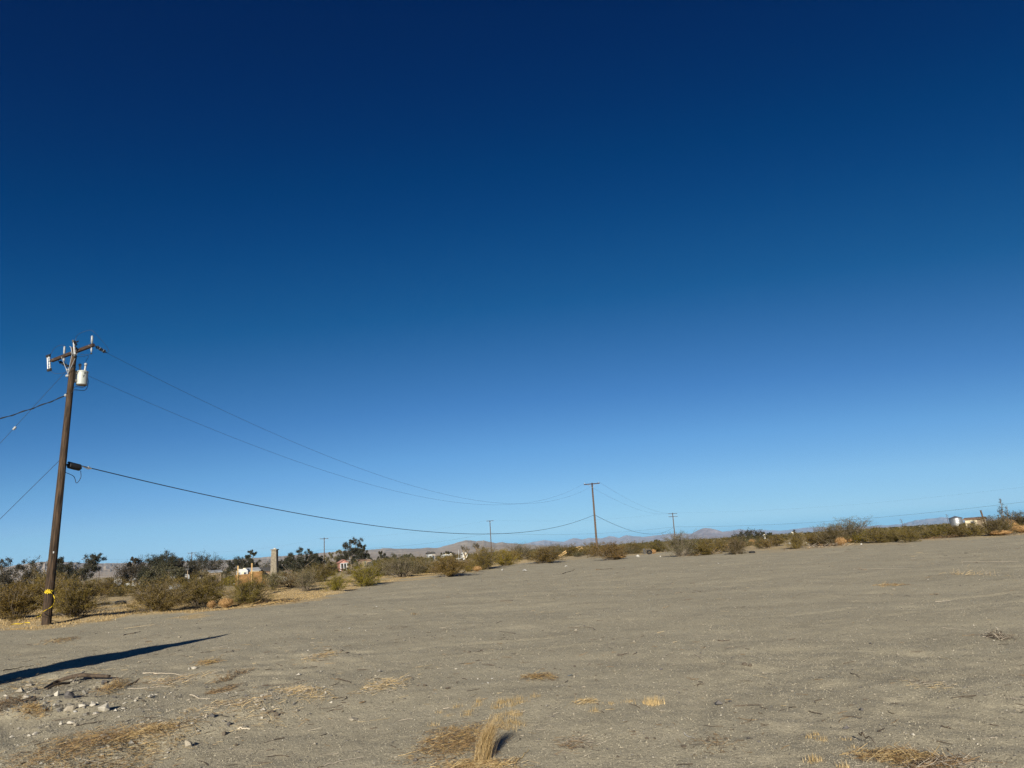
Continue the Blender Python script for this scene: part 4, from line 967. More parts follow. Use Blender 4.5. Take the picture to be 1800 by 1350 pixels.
# stone chimney left standing
f = Fr(482.5, 140, -.38); zt = f.h(482, 967); o = thing('stone_chimney', f.p, 'tall tan stone chimney standing alone on a pale base among the bushes', 'chimney')
mb = MB(); mb.prism([f(-.62, -.45, 0), f(.62, -.45, 0), f(.44, -.45, zt), f(-.44, -.45, zt)], None, f.y * .95); mb.build('shaft', M['stone'], o)
mb = MB(); mb.box(f(0, .02, zt + .08), (1.12, 1.2, .16), f.ax); mb.build('cap', M['stone'], o); mb = MB(); mb.lathe(f(0, .02, zt + .16), [(.001, 0), (.26, 0), (.24, .12), (.12, .2), (.001, .22)], 10); mb.build('cap_pot', M['stonecap'], o)
mb = MB(); mb.prism([f(-1.0, -.6, -.2), f(.55, -.6, -.2), f(.5, -.6, 1.35), f(-.35, -.6, 1.6), f(-.8, -.6, 1.0)], None, f.y * .14); mb.build('hearth_base', M['stonecap'], o)
f = Fr(492, 150, .1); o = thing('stone_wall', f.p, 'low pale wall remnant right of the stone chimney', 'wall')
mb = MB(); mb.prism([f(-.9, 0, -.2), f(1.3, 0, -.2), f(1.3, 0, .9), f(.2, 0, 1.1), f(-.9, 0, 1.35)], None, f.y * .35); mb.build('masonry', M['stonecap'], o)
# chipboard panel with two posts
f = Fr(443, 75, .15); o = thing('board_fence', f.p, 'orange brown chipboard panels nailed to two pale lumber posts', 'board fence')
z1, z2 = f.h(448, 1004.5), f.h(430, 1009)
mb = MB(); mb.box(f(.35, .06, z1 / 2 - .02), (1.22, .02, z1), f.ax); mb.build('chipboard_panel', M['osb'], o)
mb = MB(); mb.box(f(-.87, .06, z2 / 2 - .02), (1.2, .02, z2), f.ax); mb.build('chipboard_panel', M['osb'], o)
for x, py in ((-.02, 990), (-1.28, 993)):
    mb = MB(); zz = f.h(443, py); mb.box(f(x, 0, zz / 2 - .1), (.10, .09, zz + .2), f.ax); mb.build('post', M['lumber'], o)
# pink house, dark truck
house(602, 190, 13, 989.5, 984.5, 'salmon pink gabled house with white porch posts below the tall trees', 'house', wall='pink', roof='pink', depth_=5, along='y', porch=True, wins=2, turn=.1)
def truck(px, dist, w_px, top, label, m):
    f = Fr(px, dist, .2); W = f.w(w_px); zt = f.h(px, top); o = thing('pickup_truck', f.p, label, 'truck')
    mb = MB(); mb.prism([f(-W / 2, -.9, .45), f(W / 2, -.9, .45), f(W / 2, -.9, zt * .55), f(W * .08, -.9, zt * .55), f(W * .0, -.9, zt), f(-W * .22, -.9, zt), f(-W * .32, -.9, zt * .58), f(-W / 2, -.9, zt * .52)], None, f.y * 1.8); mb.build('body', M[m], o)
    fbox(f, 'side_window', (-W * .12, -.92, zt * .78), (W * .18, .02, zt * .26), 'glass', o)
    for s in (-.3, .3):
        mb = MB(); q = f(W * s, -.95, .36); mb.lathe(q, [(.001, 0), (.34, 0), (.36, .06), (.36, .2), (.001, .22)], 14, f.y); wl = mb.build('wheel', M['tyre'], o); mb = MB(); mb.lathe(q - f.y * .012, [(.001, 0), (.18, 0), (.18, .02), (.001, .02)], 10, f.y); mb.build('rim', M['steel'], wl)
truck(652, 150, 20, 987.5, 'dark pickup truck parked right of the pink house', 'roofdark')
house(640, 190, 14, 990, 987.5, 'low brown roofed house between the pink house and the dark truck', 'house', wall='fencewood', roof='roofbrown', wins=1)
f, o, W, z1, zr = house(757, 230, 11, 973.5, 971.5, 'little two storey white house with dark windows below the brown hills', 'house', wall='white', roof='roofdark', depth_=4, wins=0)
window(f, o, -.42, z1 * .5, .7, 1.0, -2); window(f, o, .55, z1 * .42, .7, 1.5, -2)
fbox(f, 'dormer', (-.6, 0, z1 + .35), (.6, 1.2, .9), 'roofdark', o); fbox(f, 'dormer', (.65, 0, z1 + .3), (.5, 1.2, .8), 'roofdark', o)
trailer(782, 240, 13, 974.5, 'long white trailer below the small dark tree right of the two storey house', wins=3)
trailer(791.5, 250, 6, 973.8, 'short white trailer end right of the long white trailer', wins=1)
trailer(815, 170, 11, 970.5, 'white box trailer behind the smaller joshua tree', wins=1, name='box_trailer')
f = Fr(806, 110, 0); o = thing('metal_post', f.p, 'thin grey metal post in the bushes left of the joshua trees', 'post'); mb = MB(); mb.tube([f(0, 0, -.1), f(.02, 0, f.h(806, 966))], .035, 8); mb.build('post_shaft', M['steel'], o); fbox(f, 'base_plate', (0, 0, .02), (.25, .25, .04), 'steel', o)
f = Fr(702, 200, 0); o = thing('sign_post', f.p, 'small dark sign on a post above the wide grey green bush', 'sign'); z = f.h(702, 974.5); fbox(f, 'post', (0, 0, z / 2), (.12, .12, z), 'farwood', o); fbox(f, 'sign_board', (0, -.09, z - .3), (.75, .05, .6), 'roofdark', o)
trailer(1343, 300, 5, 939.8, 'tiny white trailer under the two tiny skyline trees on the right', wins=1, name='box_trailer')
trailer(1392, 380, 5, 935.5, 'tiny white trailer beside the thin dark tree spike on the right', wins=1, name='box_trailer')
# silver tank, cream trailer, dark fence on the right
f = Fr(1681, 200, 0); R = f.w(17) / 2; zt = f.h(1681, 911); o = thing('water_tank', f.p, 'round corrugated silver water tank with conical lid on the right', 'water tank')
mb = MB(); prof = [(.001, 0)]; nz = 26
for i in range(nz + 1): prof.append((R + (.03 if i % 2 else 0), zt * i / nz))
mb.lathe(f(0, 0, 0), prof + [(.001, zt)], 36); mb.build('tank_wall', M['silver'], o, smooth=True)
mb = MB(); mb.lathe(f(0, 0, zt + .01), [(.001, 0), (R + .12, 0), (R + .12, .05), (.2, f.w(3.0)), (.001, f.w(3.0) + .05)], 36); mb.build('lid', M['silver'], o)
f, o, W, z1, zr = house(1715, 165, 22, 912.5, 911.8, 'cream single wide trailer with thin brown flat roof edge right of the silver tank', 'mobile home', wall='cream', roof='roofbrown', depth_=4, turn=-.12, wins=1, name='mobile_home')
f = Fr(1697, 168, .1); o = thing('board_fence', f.p, 'dark weathered board fence between the silver tank and the cream trailer', 'board fence'); rng = random.Random(3)
for i in range(9):
    fbox(f, 'board', (-1.1 + i * .27, 0, .65 + rng.uniform(-.1, .12)), (.22, .03, 1.5 + rng.uniform(-.2, .25)), 'roofdark', o)
fbox(f, 'rail', (0, .05, .9), (2.5, .05, .1), 'roofdark', o)
for px, d, top, lean, lb in ((1667, 150, 904, 0, 'thin upright dry stalk left of the silver tank'), (1590, 130, 912, -.35, 'thin leaning dry stalk on the right skyline'), (1731, 140, 897, -.25, 'short dark post sticking up from the bush by the cream trailer')):
    f = Fr(px, d, 0); o = thing('dry_stalk' if px != 1731 else 'wooden_post', f.p, lb, 'stalk' if px != 1731 else 'post'); z = f.h(px, top); r = .03 if px != 1731 else .13
    mb = MB(); mb.tube(curve([f(0, 0, -.1), f(lean * .4, 0, z * .5), f(lean, 0, z)], 6), r, 7); mb.build('stem' if px != 1731 else 'post_shaft', M['farwood'], o)
    if px == 1731: fbox(f, 'cap', (lean, 0, z + .03), (.3, .3, .06), 'roofdark', o)
    else:
        mb = MB()
        for k in range(5): mb.tube([f(lean * (.9 - .05 * k), 0, z * (.97 - .05 * k)), f(lean * .9 + (.25 if k % 2 else -.25), .05, z * (1.0 - .04 * k))], .015, 4)
        mb.build('side_twigs', M['farwood'], o)
# unseen board on posts, made up to throw the long shadow across the sand
tip = gp(404, 1114); hT = 4.4; s_dir = nv([SUN_TO[0], SUN_TO[1], 0]); run = hT / math.tan(SUN_EL)
e0 = tip - s_dir * run; wall_az = rad(29.5); wd_ = np.array([-math.sin(wall_az), -math.cos(wall_az), 0])
L_ = 3.1; o = thing('sign_board', np.array([e0[0], e0[1], float(gz(e0[0], e0[1]))]), 'unseen tall board on posts, added left of the view to throw the sand shadow', 'added shadow caster')
nrm = np.cross(ZU, wd_)
mb = MB(); mb.box(e0 + wd_ * L_ / 2 + ZU * (hT / 2 + .05), (L_, .08, hT - .1), (wd_, nrm, ZU)); mb.build('panel', M['fencewood'], o)
for k in (.4, L_ / 2, L_ - .4):
    mb = MB(); mb.tube([e0 + wd_ * k + nrm * .13 - ZU * .4, e0 + wd_ * k + nrm * .13 + ZU * (hT - .1)], .08, 10); mb.build('post', M['fencewood'], o)

# ------------------------------------------------------------------ loose things on the sand
def rock_mesh(seed, n=18):
    """angular stone: hull of random points on a flattened ball, its edges slightly broken"""
    import bmesh
    rng = np.random.default_rng(seed); bm = bmesh.new()
    for i in range(n):
        v = nv(rng.normal(size=3)); v = v * rng.uniform(.8, 1.0); bm.verts.new(v * np.array([.5, .42, .40]))
    bmesh.ops.convex_hull(bm, input=bm.verts); bmesh.ops.delete(bm, geom=[v for v in bm.verts if not v.link_faces], context='VERTS')
    bmesh.ops.bevel(bm, geom=list(bm.edges), offset=.025, segments=1, affect='EDGES', clamp_overlap=True)
    bmesh.ops.recalc_face_normals(bm, faces=bm.faces)
    me = bpy.data.meshes.new('rock'); bm.to_mesh(me); bm.free(); return me
RM = [rock_mesh(40 + i, 12 + 3 * (i % 5)) for i in range(12)]
RMAT = {}
def rock_me(i, m):
    if (i, m) not in RMAT: me = RM[i].copy(); me.materials.append(M[m]); RMAT[(i, m)] = me
    return RMAT[(i, m)]
kinds = {'rockpale': ('pale stone', 'small pale angular stone scattered in the sand'), 'rocktan': ('tan stone', 'small tan stone half sunk in the sand'),
         'rockgrey': ('grey stone', 'small grey stone lying in the lower left rubble'), 'rockdark': ('dark stone', 'small dark stone lying on the sand'), 'clod': ('clod', 'small dark brown clod of earth on the open sand'),
         'litter': ('litter', 'tiny white scrap lying on the sand'), 'slate': ('slate', 'flat blue grey sliver of slate on the sand')}
rr = random.Random(12)
def rock(px, py, w_, m, label=None, asp=.62, flat=1.0, name=None, sink=.22):
    p = gp(px, py); s = 1.12 * w_ * depth(p) / FPX; i = rr.randrange(12)
    nm = name or {'clod': 'earth_clod', 'litter': 'plastic_scrap', 'slate': 'slate_chip'}.get(m, 'rock')
    o = bpy.data.objects.new(nm, rock_me(i, m)); COL.objects.link(o)
    o.scale = (s, s * rr.uniform(.75, 1.0), s * asp * 1.25); o.location = (p[0], p[1], p[2] + s * asp * (.5 - sink) * .9)
    o.rotation_euler = (rr.uniform(-.2, .2), rr.uniform(-.2, .2), rr.uniform(0, 6.28))
    if label: tag(o, label, 'rock' if m.startswith('rock') else kinds[m][0])
    else: tag(o, kinds[m][1], 'rock' if m.startswith('rock') else kinds[m][0], {'clod': 'dark clods on the sand', 'litter': 'white scraps'}.get(m, kinds[m][0] + 's strewn on the sand'))
    if label and m.startswith('rock'): o['group'] = 'rocks of the lower left rubble'
    return o
ROCKS = [
 (121, 1227, 24, 'rockdark', 'largest dark grey boulder in the lower left rubble', .70), (100, 1223, 14, 'rockpale', 'pale angular stone leaning on the left side of the dark boulder', .8),
 (46, 1228, 15, 'rockpale', 'pale stone on top of a brown one near the left picture edge', .65), (58, 1232, 16, 'clod', None, .5), (183, 1207, 15, 'rockdark', 'dark stone just right of and below the end of the fallen branch', .55),
 (62, 1213, 12, 'rockdark', 'dark wedge of stone beside the left end of the fallen branch', .5), (50, 1218, 7, 'rockpale', None, .7), (14, 1228, 11, 'rockdark', None, .4), (147, 1218, 9, 'rockgrey', None, .7), (155, 1213, 6, 'rockgrey', None, .6),
 (184, 1249, 26, 'rockpale', 'largest white peaked chunk of rock in the lower left rubble', .72), (165, 1240, 18, 'rockpale', 'flat pale rock directly behind the white peaked chunk', .42), (143, 1243, 19, 'rockpale', 'long pale flat rock left of the white peaked chunk', .4),
 (124, 1249, 25, 'rocktan', 'squarish tan block of rock in the middle of the rubble', .5), (104, 1249, 15, 'rockgrey', 'grey angular rock left of the squarish tan block', .6), (104, 1255, 11, 'rockdark', None, .5), (133, 1255, 10, 'litter', 'small flat white chip of stone in front of the tan block', .35),
 (168, 1255, 14, 'rockpale', 'flat white stone directly below the white peaked chunk', .35), (152, 1255, 10, 'rocktan', None, .4), (121, 1239, 9, 'rockgrey', None, .6), (108, 1274, 11, 'rockpale', 'round pale stone, left one of two below the rubble', .75), (124, 1272, 13, 'rockpale', 'wedge shaped pale stone, right one of two below the rubble', .55),
 (63, 1291, 12, 'rockpale', 'long pale stone lying alone near the lower left', .45), (33, 1281, 7, 'rockpale', None, .5), (84, 1278, 8, 'rocktan', None, .5), (69, 1281, 8, 'rockgrey', None, .4), (73, 1256, 13, 'rockgrey', 'dark edged grey rock left below the rubble', .45), (47, 1258, 8, 'rockpale', None, .4),
 (16, 1261, 8, 'rockpale', None, .4), (217, 1246, 12, 'rockpale', None, .3), (232, 1244, 9, 'rocktan', None, .3), (250, 1272, 9, 'rockgrey', None, .5), (172, 1191, 15, 'rockpale', 'pale rock behind the right part of the fallen branch', .5), (152, 1193, 13, 'rockpale', 'pale low rock behind the middle of the fallen branch', .35),
 (126, 1196, 6, 'rockpale', None, .6), (52, 1207, 16, 'rocktan', 'tan flat rock below the edge of the long shadow', .35), (332, 1177, 7, 'rockpale', None, .8), (341, 1176, 12, 'rockpale', 'white stone on the bare sand right below the tip of the long shadow', .5),
 (329, 1313, 18, 'rocktan', 'round tan cobble with a sharp shadow at the lower left', .85), (372, 1261, 16, 'rockdark', 'rounded dark grey stone right of the straw litter', .6), (403, 1260, 10, 'rockdark', 'smaller dark grey stone right of the rounded dark one', .8), (431, 1269, 10, 'rockgrey', None, .5),
 (394, 1293, 13, 'clod', 'dark brown lump above and right of the round cobble', .8), (415, 1311, 7, 'clod', None, .7), (317, 1226, 11, 'rockdark', 'flat dark stone on the bare sand above the straw litter', .3), (249, 1272, 8, 'rockgrey', None, .5), (275, 1234, 8, 'rocktan', None, .7),
 (295, 1326, 9, 'rockpale', None, .5), (224, 1349, 13, 'rocktan', None, .5), (349, 1275, 11, 'rockpale', None, .35), (461, 1226, 14, 'rockpale', 'pinkish white flat stone at the end of the low ridge', .35), (450, 1231, 10, 'rockpale', None, .3), (621, 1266, 21, 'rocktan', 'flat tan stone alone on the sand in the lower middle', .35),
 (471, 1269, 6, 'rocktan', None, .8), (575, 1144, 22, 'rocktan', 'flat pale tan rock beside two dark clods in the middle distance', .32), (600, 1146, 8, 'clod', None, .45), (609, 1147, 9, 'clod', None, .5), (486, 1246, 10, 'clod', None, .8), (478, 1242, 9, 'clod', None, .6), (495, 1249, 8, 'clod', None, .7), (470, 1243, 8, 'clod', None, .5), (490, 1240, 8, 'rockgrey', None, .5),
 (415, 1310, 7, 'clod', None, .8), (746, 1206, 10, 'clod', None, .5), (787, 1211, 10, 'clod', None, .6), (735, 1206, 5, 'clod', None, .5), (662, 1066, 4, 'litter', None, .6), (614, 1105, 5, 'litter', None, .6), (865, 1193, 4, 'litter', None, .5), (858, 1201, 5, 'litter', None, .6),
 (914, 1284, 10, 'slate', 'pale blue grey flat chip right of the standing grass tuft', .3), (1002, 1188, 12, 'slate', 'dark blue grey slate sliver beside the strewn clods in the middle', .3), (825, 1147, 8, 'clod', None, .4), (847, 1144, 9, 'clod', None, .4), (1078, 1124, 6, 'clod', None, .4), (1051, 1238, 7, 'clod', None, .45),
 (1137, 1299, 8, 'clod', None, .6), (1151, 1299, 8, 'clod', None, .6), (1114, 1287, 6, 'clod', None, .7), (1202, 1313, 12, 'clod', None, .45), (1016, 1288, 5, 'clod', None, .6), (1086, 1331, 7, 'clod', None, .5),
 (1309, 1169, 11, 'clod', None, .6), (1318, 1169, 9, 'clod', None, .6), (1515, 1249, 8, 'rockdark', None, .8), (1316, 1299, 7, 'rockdark', None, .8), (1335, 1305, 6, 'rockdark', None, .7), (1712, 1300, 5, 'rockpale', None, .6), (1718, 1309, 8, 'rockpale', None, .4),
 (975, 1176, 5, 'clod', None, .6), (986, 1178, 5, 'clod', None, .5), (1010, 1172, 6, 'clod', None, .5), (1036, 1168, 5, 'clod', None, .5), (1047, 1188, 6, 'clod', None, .5), (1048, 1196, 5, 'clod', None, .5), (1001, 1208, 5, 'clod', None, .6), (1012, 1221, 5, 'clod', None, .5), (980, 1223, 5, 'clod', None, .5), (1174, 1168, 4, 'clod', None, .5), (1277, 1236, 5, 'clod', None, .6),
 (922, 1005, 9, 'litter', 'crumpled white scrap on the far sand left of centre', .7), (995, 996, 6, 'litter', 'smaller white scrap on the far sand below the leaning yellow boards', .6), (1121, 979, 7, 'litter', 'white scrap on the sand left of the black stump', .8), (1161, 979, 4, 'litter', None, .8), (883, 1003, 5, 'litter', None, .8), (1388, 956, 6, 'litter', 'white litter at the foot of the green bush on the right', .7),
 (1514, 955, 5, 'litter', None, .6), (1203, 969, 13, 'rockpale', 'pale slab leaning in the rubble under the tall airy bush', .5), (1217, 973, 10, 'rockpale', 'second pale slab right of the leaning one', .35), (1420, 955, 8, 'rockpale', None, .5),
]
for r_ in ROCKS: rock(*r_)
for i in range(46):                                                        # smaller stones mixed into the rubble
    x, y = rr.gauss(115, 62), rr.gauss(1233, 19)
    if 2 < x < 300 and y > 1196: rock(x, y, rr.uniform(5, 11), rr.choice(('rockpale', 'rocktan', 'rockgrey', 'rockgrey', 'rockdark', 'clod')), None, rr.uniform(.35, .7))

def sticks(mb, C, L, W, rng, flat=.12, seg=2, bend=.25, aim=None, lift=.01):
    """thin straws or twigs lying about the points C"""
    n = len(C); a = rng.uniform(0, 2 * PI, n) if aim is None else rng.normal(aim, .5, n)
    e = rng.normal(0, flat, n); D = np.stack([np.cos(a) * np.cos(e), np.sin(a) * np.cos(e), np.abs(np.sin(e))], 1)
    S = np.stack([-np.sin(a), np.cos(a), np.zeros(n)], 1); U = np.cross(D, S); rows = []; bd = rng.normal(0, bend, n) * L
    for i in range(seg + 1):
        t = i / seg; P = C + D * (L * (t - .5))[:, None] + S * (bd * 4 * t * (1 - t) * .25)[:, None]; P[:, 2] += lift + np.abs(np.sin(e)) * L * .5
        w_ = (W * (1 - .45 * t))[:, None]
        rows += [P + S * w_, P - S * w_ * .5 + U * w_ * .87, P - S * w_ * .5 - U * w_ * .87]
    V = np.stack(rows, 1).reshape(-1, 3); k = 3 * (seg + 1)
    F = np.concatenate([np.stack([np.arange(n) * k + 3 * i + j for j in (q, (q + 1) % 3, 3 + (q + 1) % 3, 3 + q)], 1) for i in range(seg) for q in range(3)])
    mb.add(V, F)
def gz_pts(xy): return np.column_stack([xy, gz(xy[:, 0], xy[:, 1])])
def heap(name, px, py, wpx, hpx, n, L, W, mats, label, cat, seed, height=.06, flat=.25, grp='straw and twig heaps'):
    """heap of straw or twigs filling an ellipse read from the photo"""
    if name != 'brush_pile': L *= .6; W *= .55; n = int(n * 1.6); height *= .7
    rng = np.random.default_rng(seed); c = gp(px, py); k = depth(c) / FPX
    fy = abs(gp(px, py - hpx / 2)[1] - gp(px, py + hpx / 2)[1]); sx = wpx * k
    u = rng.normal(0, .30, (n, 2)); u[:n // 6] = rng.uniform(-.62, .62, (n // 6, 2))
    r0 = gp(px + 30, hz(px + 30) - hz(px) + py)
    tx = nv(np.array([r0[0] - c[0], r0[1] - c[1]])); ty = np.array([-tx[1], tx[0]])
    xy = c[:2] + np.outer(u[:, 0] * sx, tx) + np.outer(u[:, 1] * fy, ty); C = gz_pts(xy)
    C[:, 2] += np.abs(rng.normal(0, height, n)) * np.exp(-(u ** 2).sum(1) * 5) * .8
    mb = MB(); part = rng.integers(0, len(mats), n)
    for i in range(len(mats)):
        m = part == i; mb.mi = i; mm = int(m.sum())
        sticks(mb, C[m], L * rng.uniform(.35, 1.2, mm), W * rng.uniform(.6, 1.3, mm), rng, flat)
    o = mb.build(name, [M[x] for x in mats], org=c); return tag(o, label, cat, grp)
heap('straw_pile', 165, 1312, 215, 62, 1500, .17, .0028, ('brownstraw', 'straw', 'brownstraw', 'darktwig'), 'wide mat of brown straw litter at the lower left', 'straw', 1, .03)
heap('straw_pile', 270, 1290, 90, 24, 420, .16, .0028, ('straw', 'palestraw', 'brownstraw'), 'paler straw tail at the right end of the lower left straw mat', 'straw', 2, .03)
heap('straw_pile', 800, 1308, 112, 50, 1150, .12, .0026, ('straw', 'brownstraw', 'darktwig', 'brownstraw'), 'golden brown straw litter left of the standing grass tuft', 'straw', 3, .045)
heap('straw_pile', 840, 1350, 120, 14, 380, .14, .0026, ('straw', 'palestraw', 'brownstraw'), 'straw litter below the standing grass tuft at the bottom edge', 'straw', 4, .03)
heap('straw_pile', 1578, 1339, 105, 18, 520, .17, .0026, ('straw', 'palestraw', 'brownstraw', 'darktwig'), 'straw heap with dark stick at the bottom edge on the right', 'straw', 5, .06)
heap('twig_pile', 1650, 1345, 110, 14, 260, .2, .0030, ('brownstraw', 'darktwig', 'greytwig'), 'thin brown twigs trailing right from the bottom edge straw heap', 'twigs', 6, .02)
heap('twig_pile', 680, 1205, 78, 20, 150, .22, .0036, ('palestraw', 'greytwig', 'straw'), 'loose pile of pale twigs in the middle of the sand', 'twigs', 7, .04)
heap('straw_pile', 562, 1156, 36, 9, 90, .2, .0042, ('brownstraw', 'straw', 'greytwig'), 'small straw patch below the flat pale tan rock', 'straw', 8, .04)
heap('straw_pile', 948, 1192, 50, 9, 200, .15, .0036, ('brownstraw', 'straw', 'darktwig'), 'narrow brown straw patch above the small grass tufts', 'straw', 9, .03)
heap('straw_pile', 368, 1166, 36, 7, 80, .25, .005, ('straw', 'brownstraw'), 'orange straw wisp right of the white stone pair', 'straw', 10, .03)
heap('dead_plant', 200, 1211, 30, 26, 260, .16, .004, ('straw', 'brownstraw', 'darktwig'), 'orange brown dead plant right of the fallen branch', 'dead plant', 11, .10, .5, 'dead plants')
heap('dead_plant', 58, 1246, 32, 14, 200, .13, .004, ('straw', 'brownstraw'), 'orange dead plant near the left edge', 'dead plant', 12, .07, .4, 'dead plants')
heap('dead_plant', 6, 1242, 46, 24, 260, .16, .004, ('brownstraw', 'darktwig', 'darktwig'), 'dark brown dead plant cut by the left picture edge', 'dead plant', 13, .08, .45, 'dead plants')
heap('dead_plant', 405, 1194, 18, 11, 130, .16, .0042, ('darktwig', 'brownstraw'), 'small dark dead tuft on the bare sand under the shadow tip', 'dead plant', 14, .08, .5, 'dead plants')
heap('twig_pile', 393, 1214, 30, 8, 90, .18, .0042, ('brownstraw', 'darktwig'), 'thin brown twigs below the small dark dead tuft', 'twigs', 15, .03)
heap('twig_pile', 106, 1127, 40, 8, 80, .3, .006, ('brownstraw', 'darktwig', 'straw'), 'brown twig patch on the sand in front of the large pole', 'twigs', 16, .03)
heap('twig_pile', 305, 1198, 130, 14, 130, .25, .004, ('palestraw', 'greytwig', 'brownstraw'), 'thin scattered pale straws right of the fallen branch', 'twigs', 17, .02)
heap('twig_pile', 85, 1205, 150, 24, 240, .2, .004, ('greytwig', 'palestraw', 'darktwig', 'straw'), 'twigs and bark around the fallen branch', 'twigs', 18, .03)
heap('dead_plant', 1755, 1122, 22, 8, 90, .2, .006, ('darktwig', 'darktwig', 'greytwig'), 'small dark dead plant near the right picture edge', 'dead plant', 19, .07, .5, 'dead plants')
heap('dead_plant', 1704, 1011, 18, 8, 60, .25, .006, ('palestraw', 'straw', 'greytwig'), 'small pale dry plant far out on the sand to the right', 'dead plant', 20, .16, .6, 'dead plants')
heap('straw_pile', 1566, 1029, 50, 4, 60, .25, .006, ('brownstraw', 'straw'), 'thin straw patch far out on the sand to the right', 'straw', 21, .02)
heap('straw_pile', 533, 1216, 58, 15, 260, .17, .0036, ('palestraw', 'straw', 'greytwig'), 'pale straw band at the end of the low ridge', 'straw', 22, .04)
heap('straw_pile', 1030, 1236, 36, 6, 90, .12, .0026, ('palestraw', 'straw'), 'pale flattened straw wisp in the middle of the foreground', 'straw', 23, .03)
heap('twig_pile', 1010, 1310, 60, 24, 140, .12, .0024, ('greytwig', 'brownstraw', 'darktwig'), 'fine grey twig scatter right of the standing grass tuft', 'twigs', 24, .015)
heap('twig_pile', 1630, 1205, 60, 26, 60, .16, .0036, ('darktwig', 'greytwig', 'palestraw'), 'short dark twigs strewn on the right foreground sand', 'twigs', 25, .015)
heap('twig_pile', 1255, 1310, 70, 34, 70, .10, .003, ('brownstraw', 'darktwig'), 'brown twig crumbs on the sand right of the white stick', 'twigs', 26, .01)
heap('twig_pile', 430, 1240, 130, 26, 260, .16, .0034, ('palestraw', 'greytwig', 'palestraw', 'brownstraw'), 'pale straw and twigs along the low ridge', 'twigs', 27, .02)
def tuft(px, py, hpx, n, lean, label, seed, w_=.0024, spread=.03, mats=('straw', 'palestraw'), bias=(0, 0), grp='dry grass tufts'):
    rng = np.random.default_rng(seed); c = gp(px, py); H = hpx * depth(c) / FPX; mb = MB()
    for i, m in enumerate(mats):
        k = n // len(mats); B = np.column_stack([c[:2] + rng.normal(0, spread, (k, 2)), np.zeros(k)]); B[:, 2] = gz(B[:, 0], B[:, 1]) - .01
        mb.mi = i; mb.blades(B, H * rng.uniform(.22, 1.08, k), w_ * rng.uniform(.6, 1.3, k), lean, rng, .7, 4, bias)
    o = mb.build('grass_tuft', [M[m] for m in mats], org=c); return tag(o, label, 'grass tuft', grp)
tuft(848, 1337, 74, 900, .20, 'tallest golden tuft of dry grass standing in the lower middle, leaning right', 1, .0014, .024, ('straw', 'straw', 'palestraw', 'brownstraw'), (.34, .02))
TF = [(803, 1243, 9), (841, 1234, 12), (838, 1241, 9), (821, 1258, 15), (824, 1251, 9), (773, 1253, 8), (761, 1276, 10), (795, 1283, 11), (789, 1258, 7), (940, 1225, 12)]
for i, (x, y, h) in enumerate(TF): tuft(x, y, h, 90, 1.0, 'little pale grass tuft left of and above the standing tuft' if x < 900 else 'little pale grass tuft above the flattened straw wisp', 30 + i, .0014, .03, grp='little grass tufts round the standing tuft' if x < 900 else 'dry grass tufts')
rt_ = random.Random(4)
for i in range(26):
    u, v = rt_.random(), rt_.random(); x = 868 + 44 * u - 8 * v + 6; y = 1232 + 58 * v - 8 * u
    tuft(x, y, rt_.uniform(8, 15), 90, 1.0, 'little blond grass tuft of the dense patch behind the standing tuft', 60 + i, .0014, .035, ('straw', 'palestraw'), grp='dense patch of little grass tufts')
tuft(1147, 1238, 16, 260, .35, 'compact blond grass tuft alone on the right foreground sand', 90, .0026, .045, ('palestraw', 'straw'))
tuft(1045, 1251, 12, 60, .6, 'thin grass tuft below the flattened straw wisp', 91, .0024, .03); tuft(1075, 1238, 9, 50, .7, 'thin pale grass tuft, left of two right of the straw wisp', 92, .0022, .03); tuft(1104, 1234, 9, 50, .7, 'thin pale grass tuft, right of two right of the straw wisp', 93, .0022, .03)
for i, (x, y, h) in enumerate([(1428, 1340, 20), (1440, 1338, 16), (1445, 1302, 13), (1426, 1297, 11), (1433, 1292, 9), (1481, 1349, 16), (1500, 1315, 8), (1525, 1322, 9), (1484, 1301, 8)]):
    tuft(x, y, h, 46, .45, 'thin blond grass shoots on the lower right sand left of the straw heap', 100 + i, .0022, .02, grp='thin grass shoots at the lower right')
tuft(729, 1080, 5, 60, .5, 'tiny green weed on the far sand in the middle', 120, .005, .05, ('darktwig', 'straw'))
def stick(px1, py1, px2, py2, r, m, label, wob=.06, lift=.006, name='stick', fork=None, grp='sticks on the sand'):
    rng = np.random.default_rng(int(px1 * 7 + py1)); a, b = gp(px1, py1), gp(px2, py2); L = np.linalg.norm(b - a); n = 9; t = np.linspace(0, 1, n)[:, None]
    P = a + (b - a) * t + np.cumsum(rng.normal(0, wob * L / 7, (n, 3)), 0) * np.array([1, 1, 0]) * np.sin(t * PI); P[:, 2] = gz(P[:, 0], P[:, 1]) + lift + np.abs(rng.normal(0, lift, n))
    mb = MB(); mb.tube(curve(list(P), 4), np.linspace(r * .75, r * .4, 4 * (n - 1)), 6)
    if fork:
        q = P[int(fork[0] * (n - 1))]; e = gp(*fork[1]); e[2] += fork[2]; mb.tube(curve([q, (q + e) / 2 + rng.normal(0, .02, 3), e], 5), r * .5, 5)
    o = mb.build(name, M[m], org=a); return tag(o, label, 'stick' if name != 'branch' else 'branch', grp)
br = thing('branch', gp(135, 1202), 'thick dark fallen branch lying across the lower left rubble', 'branch', 'sticks on the sand')
pts = [gp(76, 1214), gp(95, 1206), gp(115, 1202), gp(140, 1198), gp(165, 1196), gp(193, 1195)]
for i, p in enumerate(pts): p[2] += (.03, .05, .08, .09, .07, .05)[i]
mb = MB(); P = curve(pts, 8); mb.tube(P, np.interp(np.linspace(0, 1, len(P)), [0, .3, .6, 1], [.012, .030, .034, .022]), 9); mb.build('main_stem', M['darktwig'], br, smooth=True)
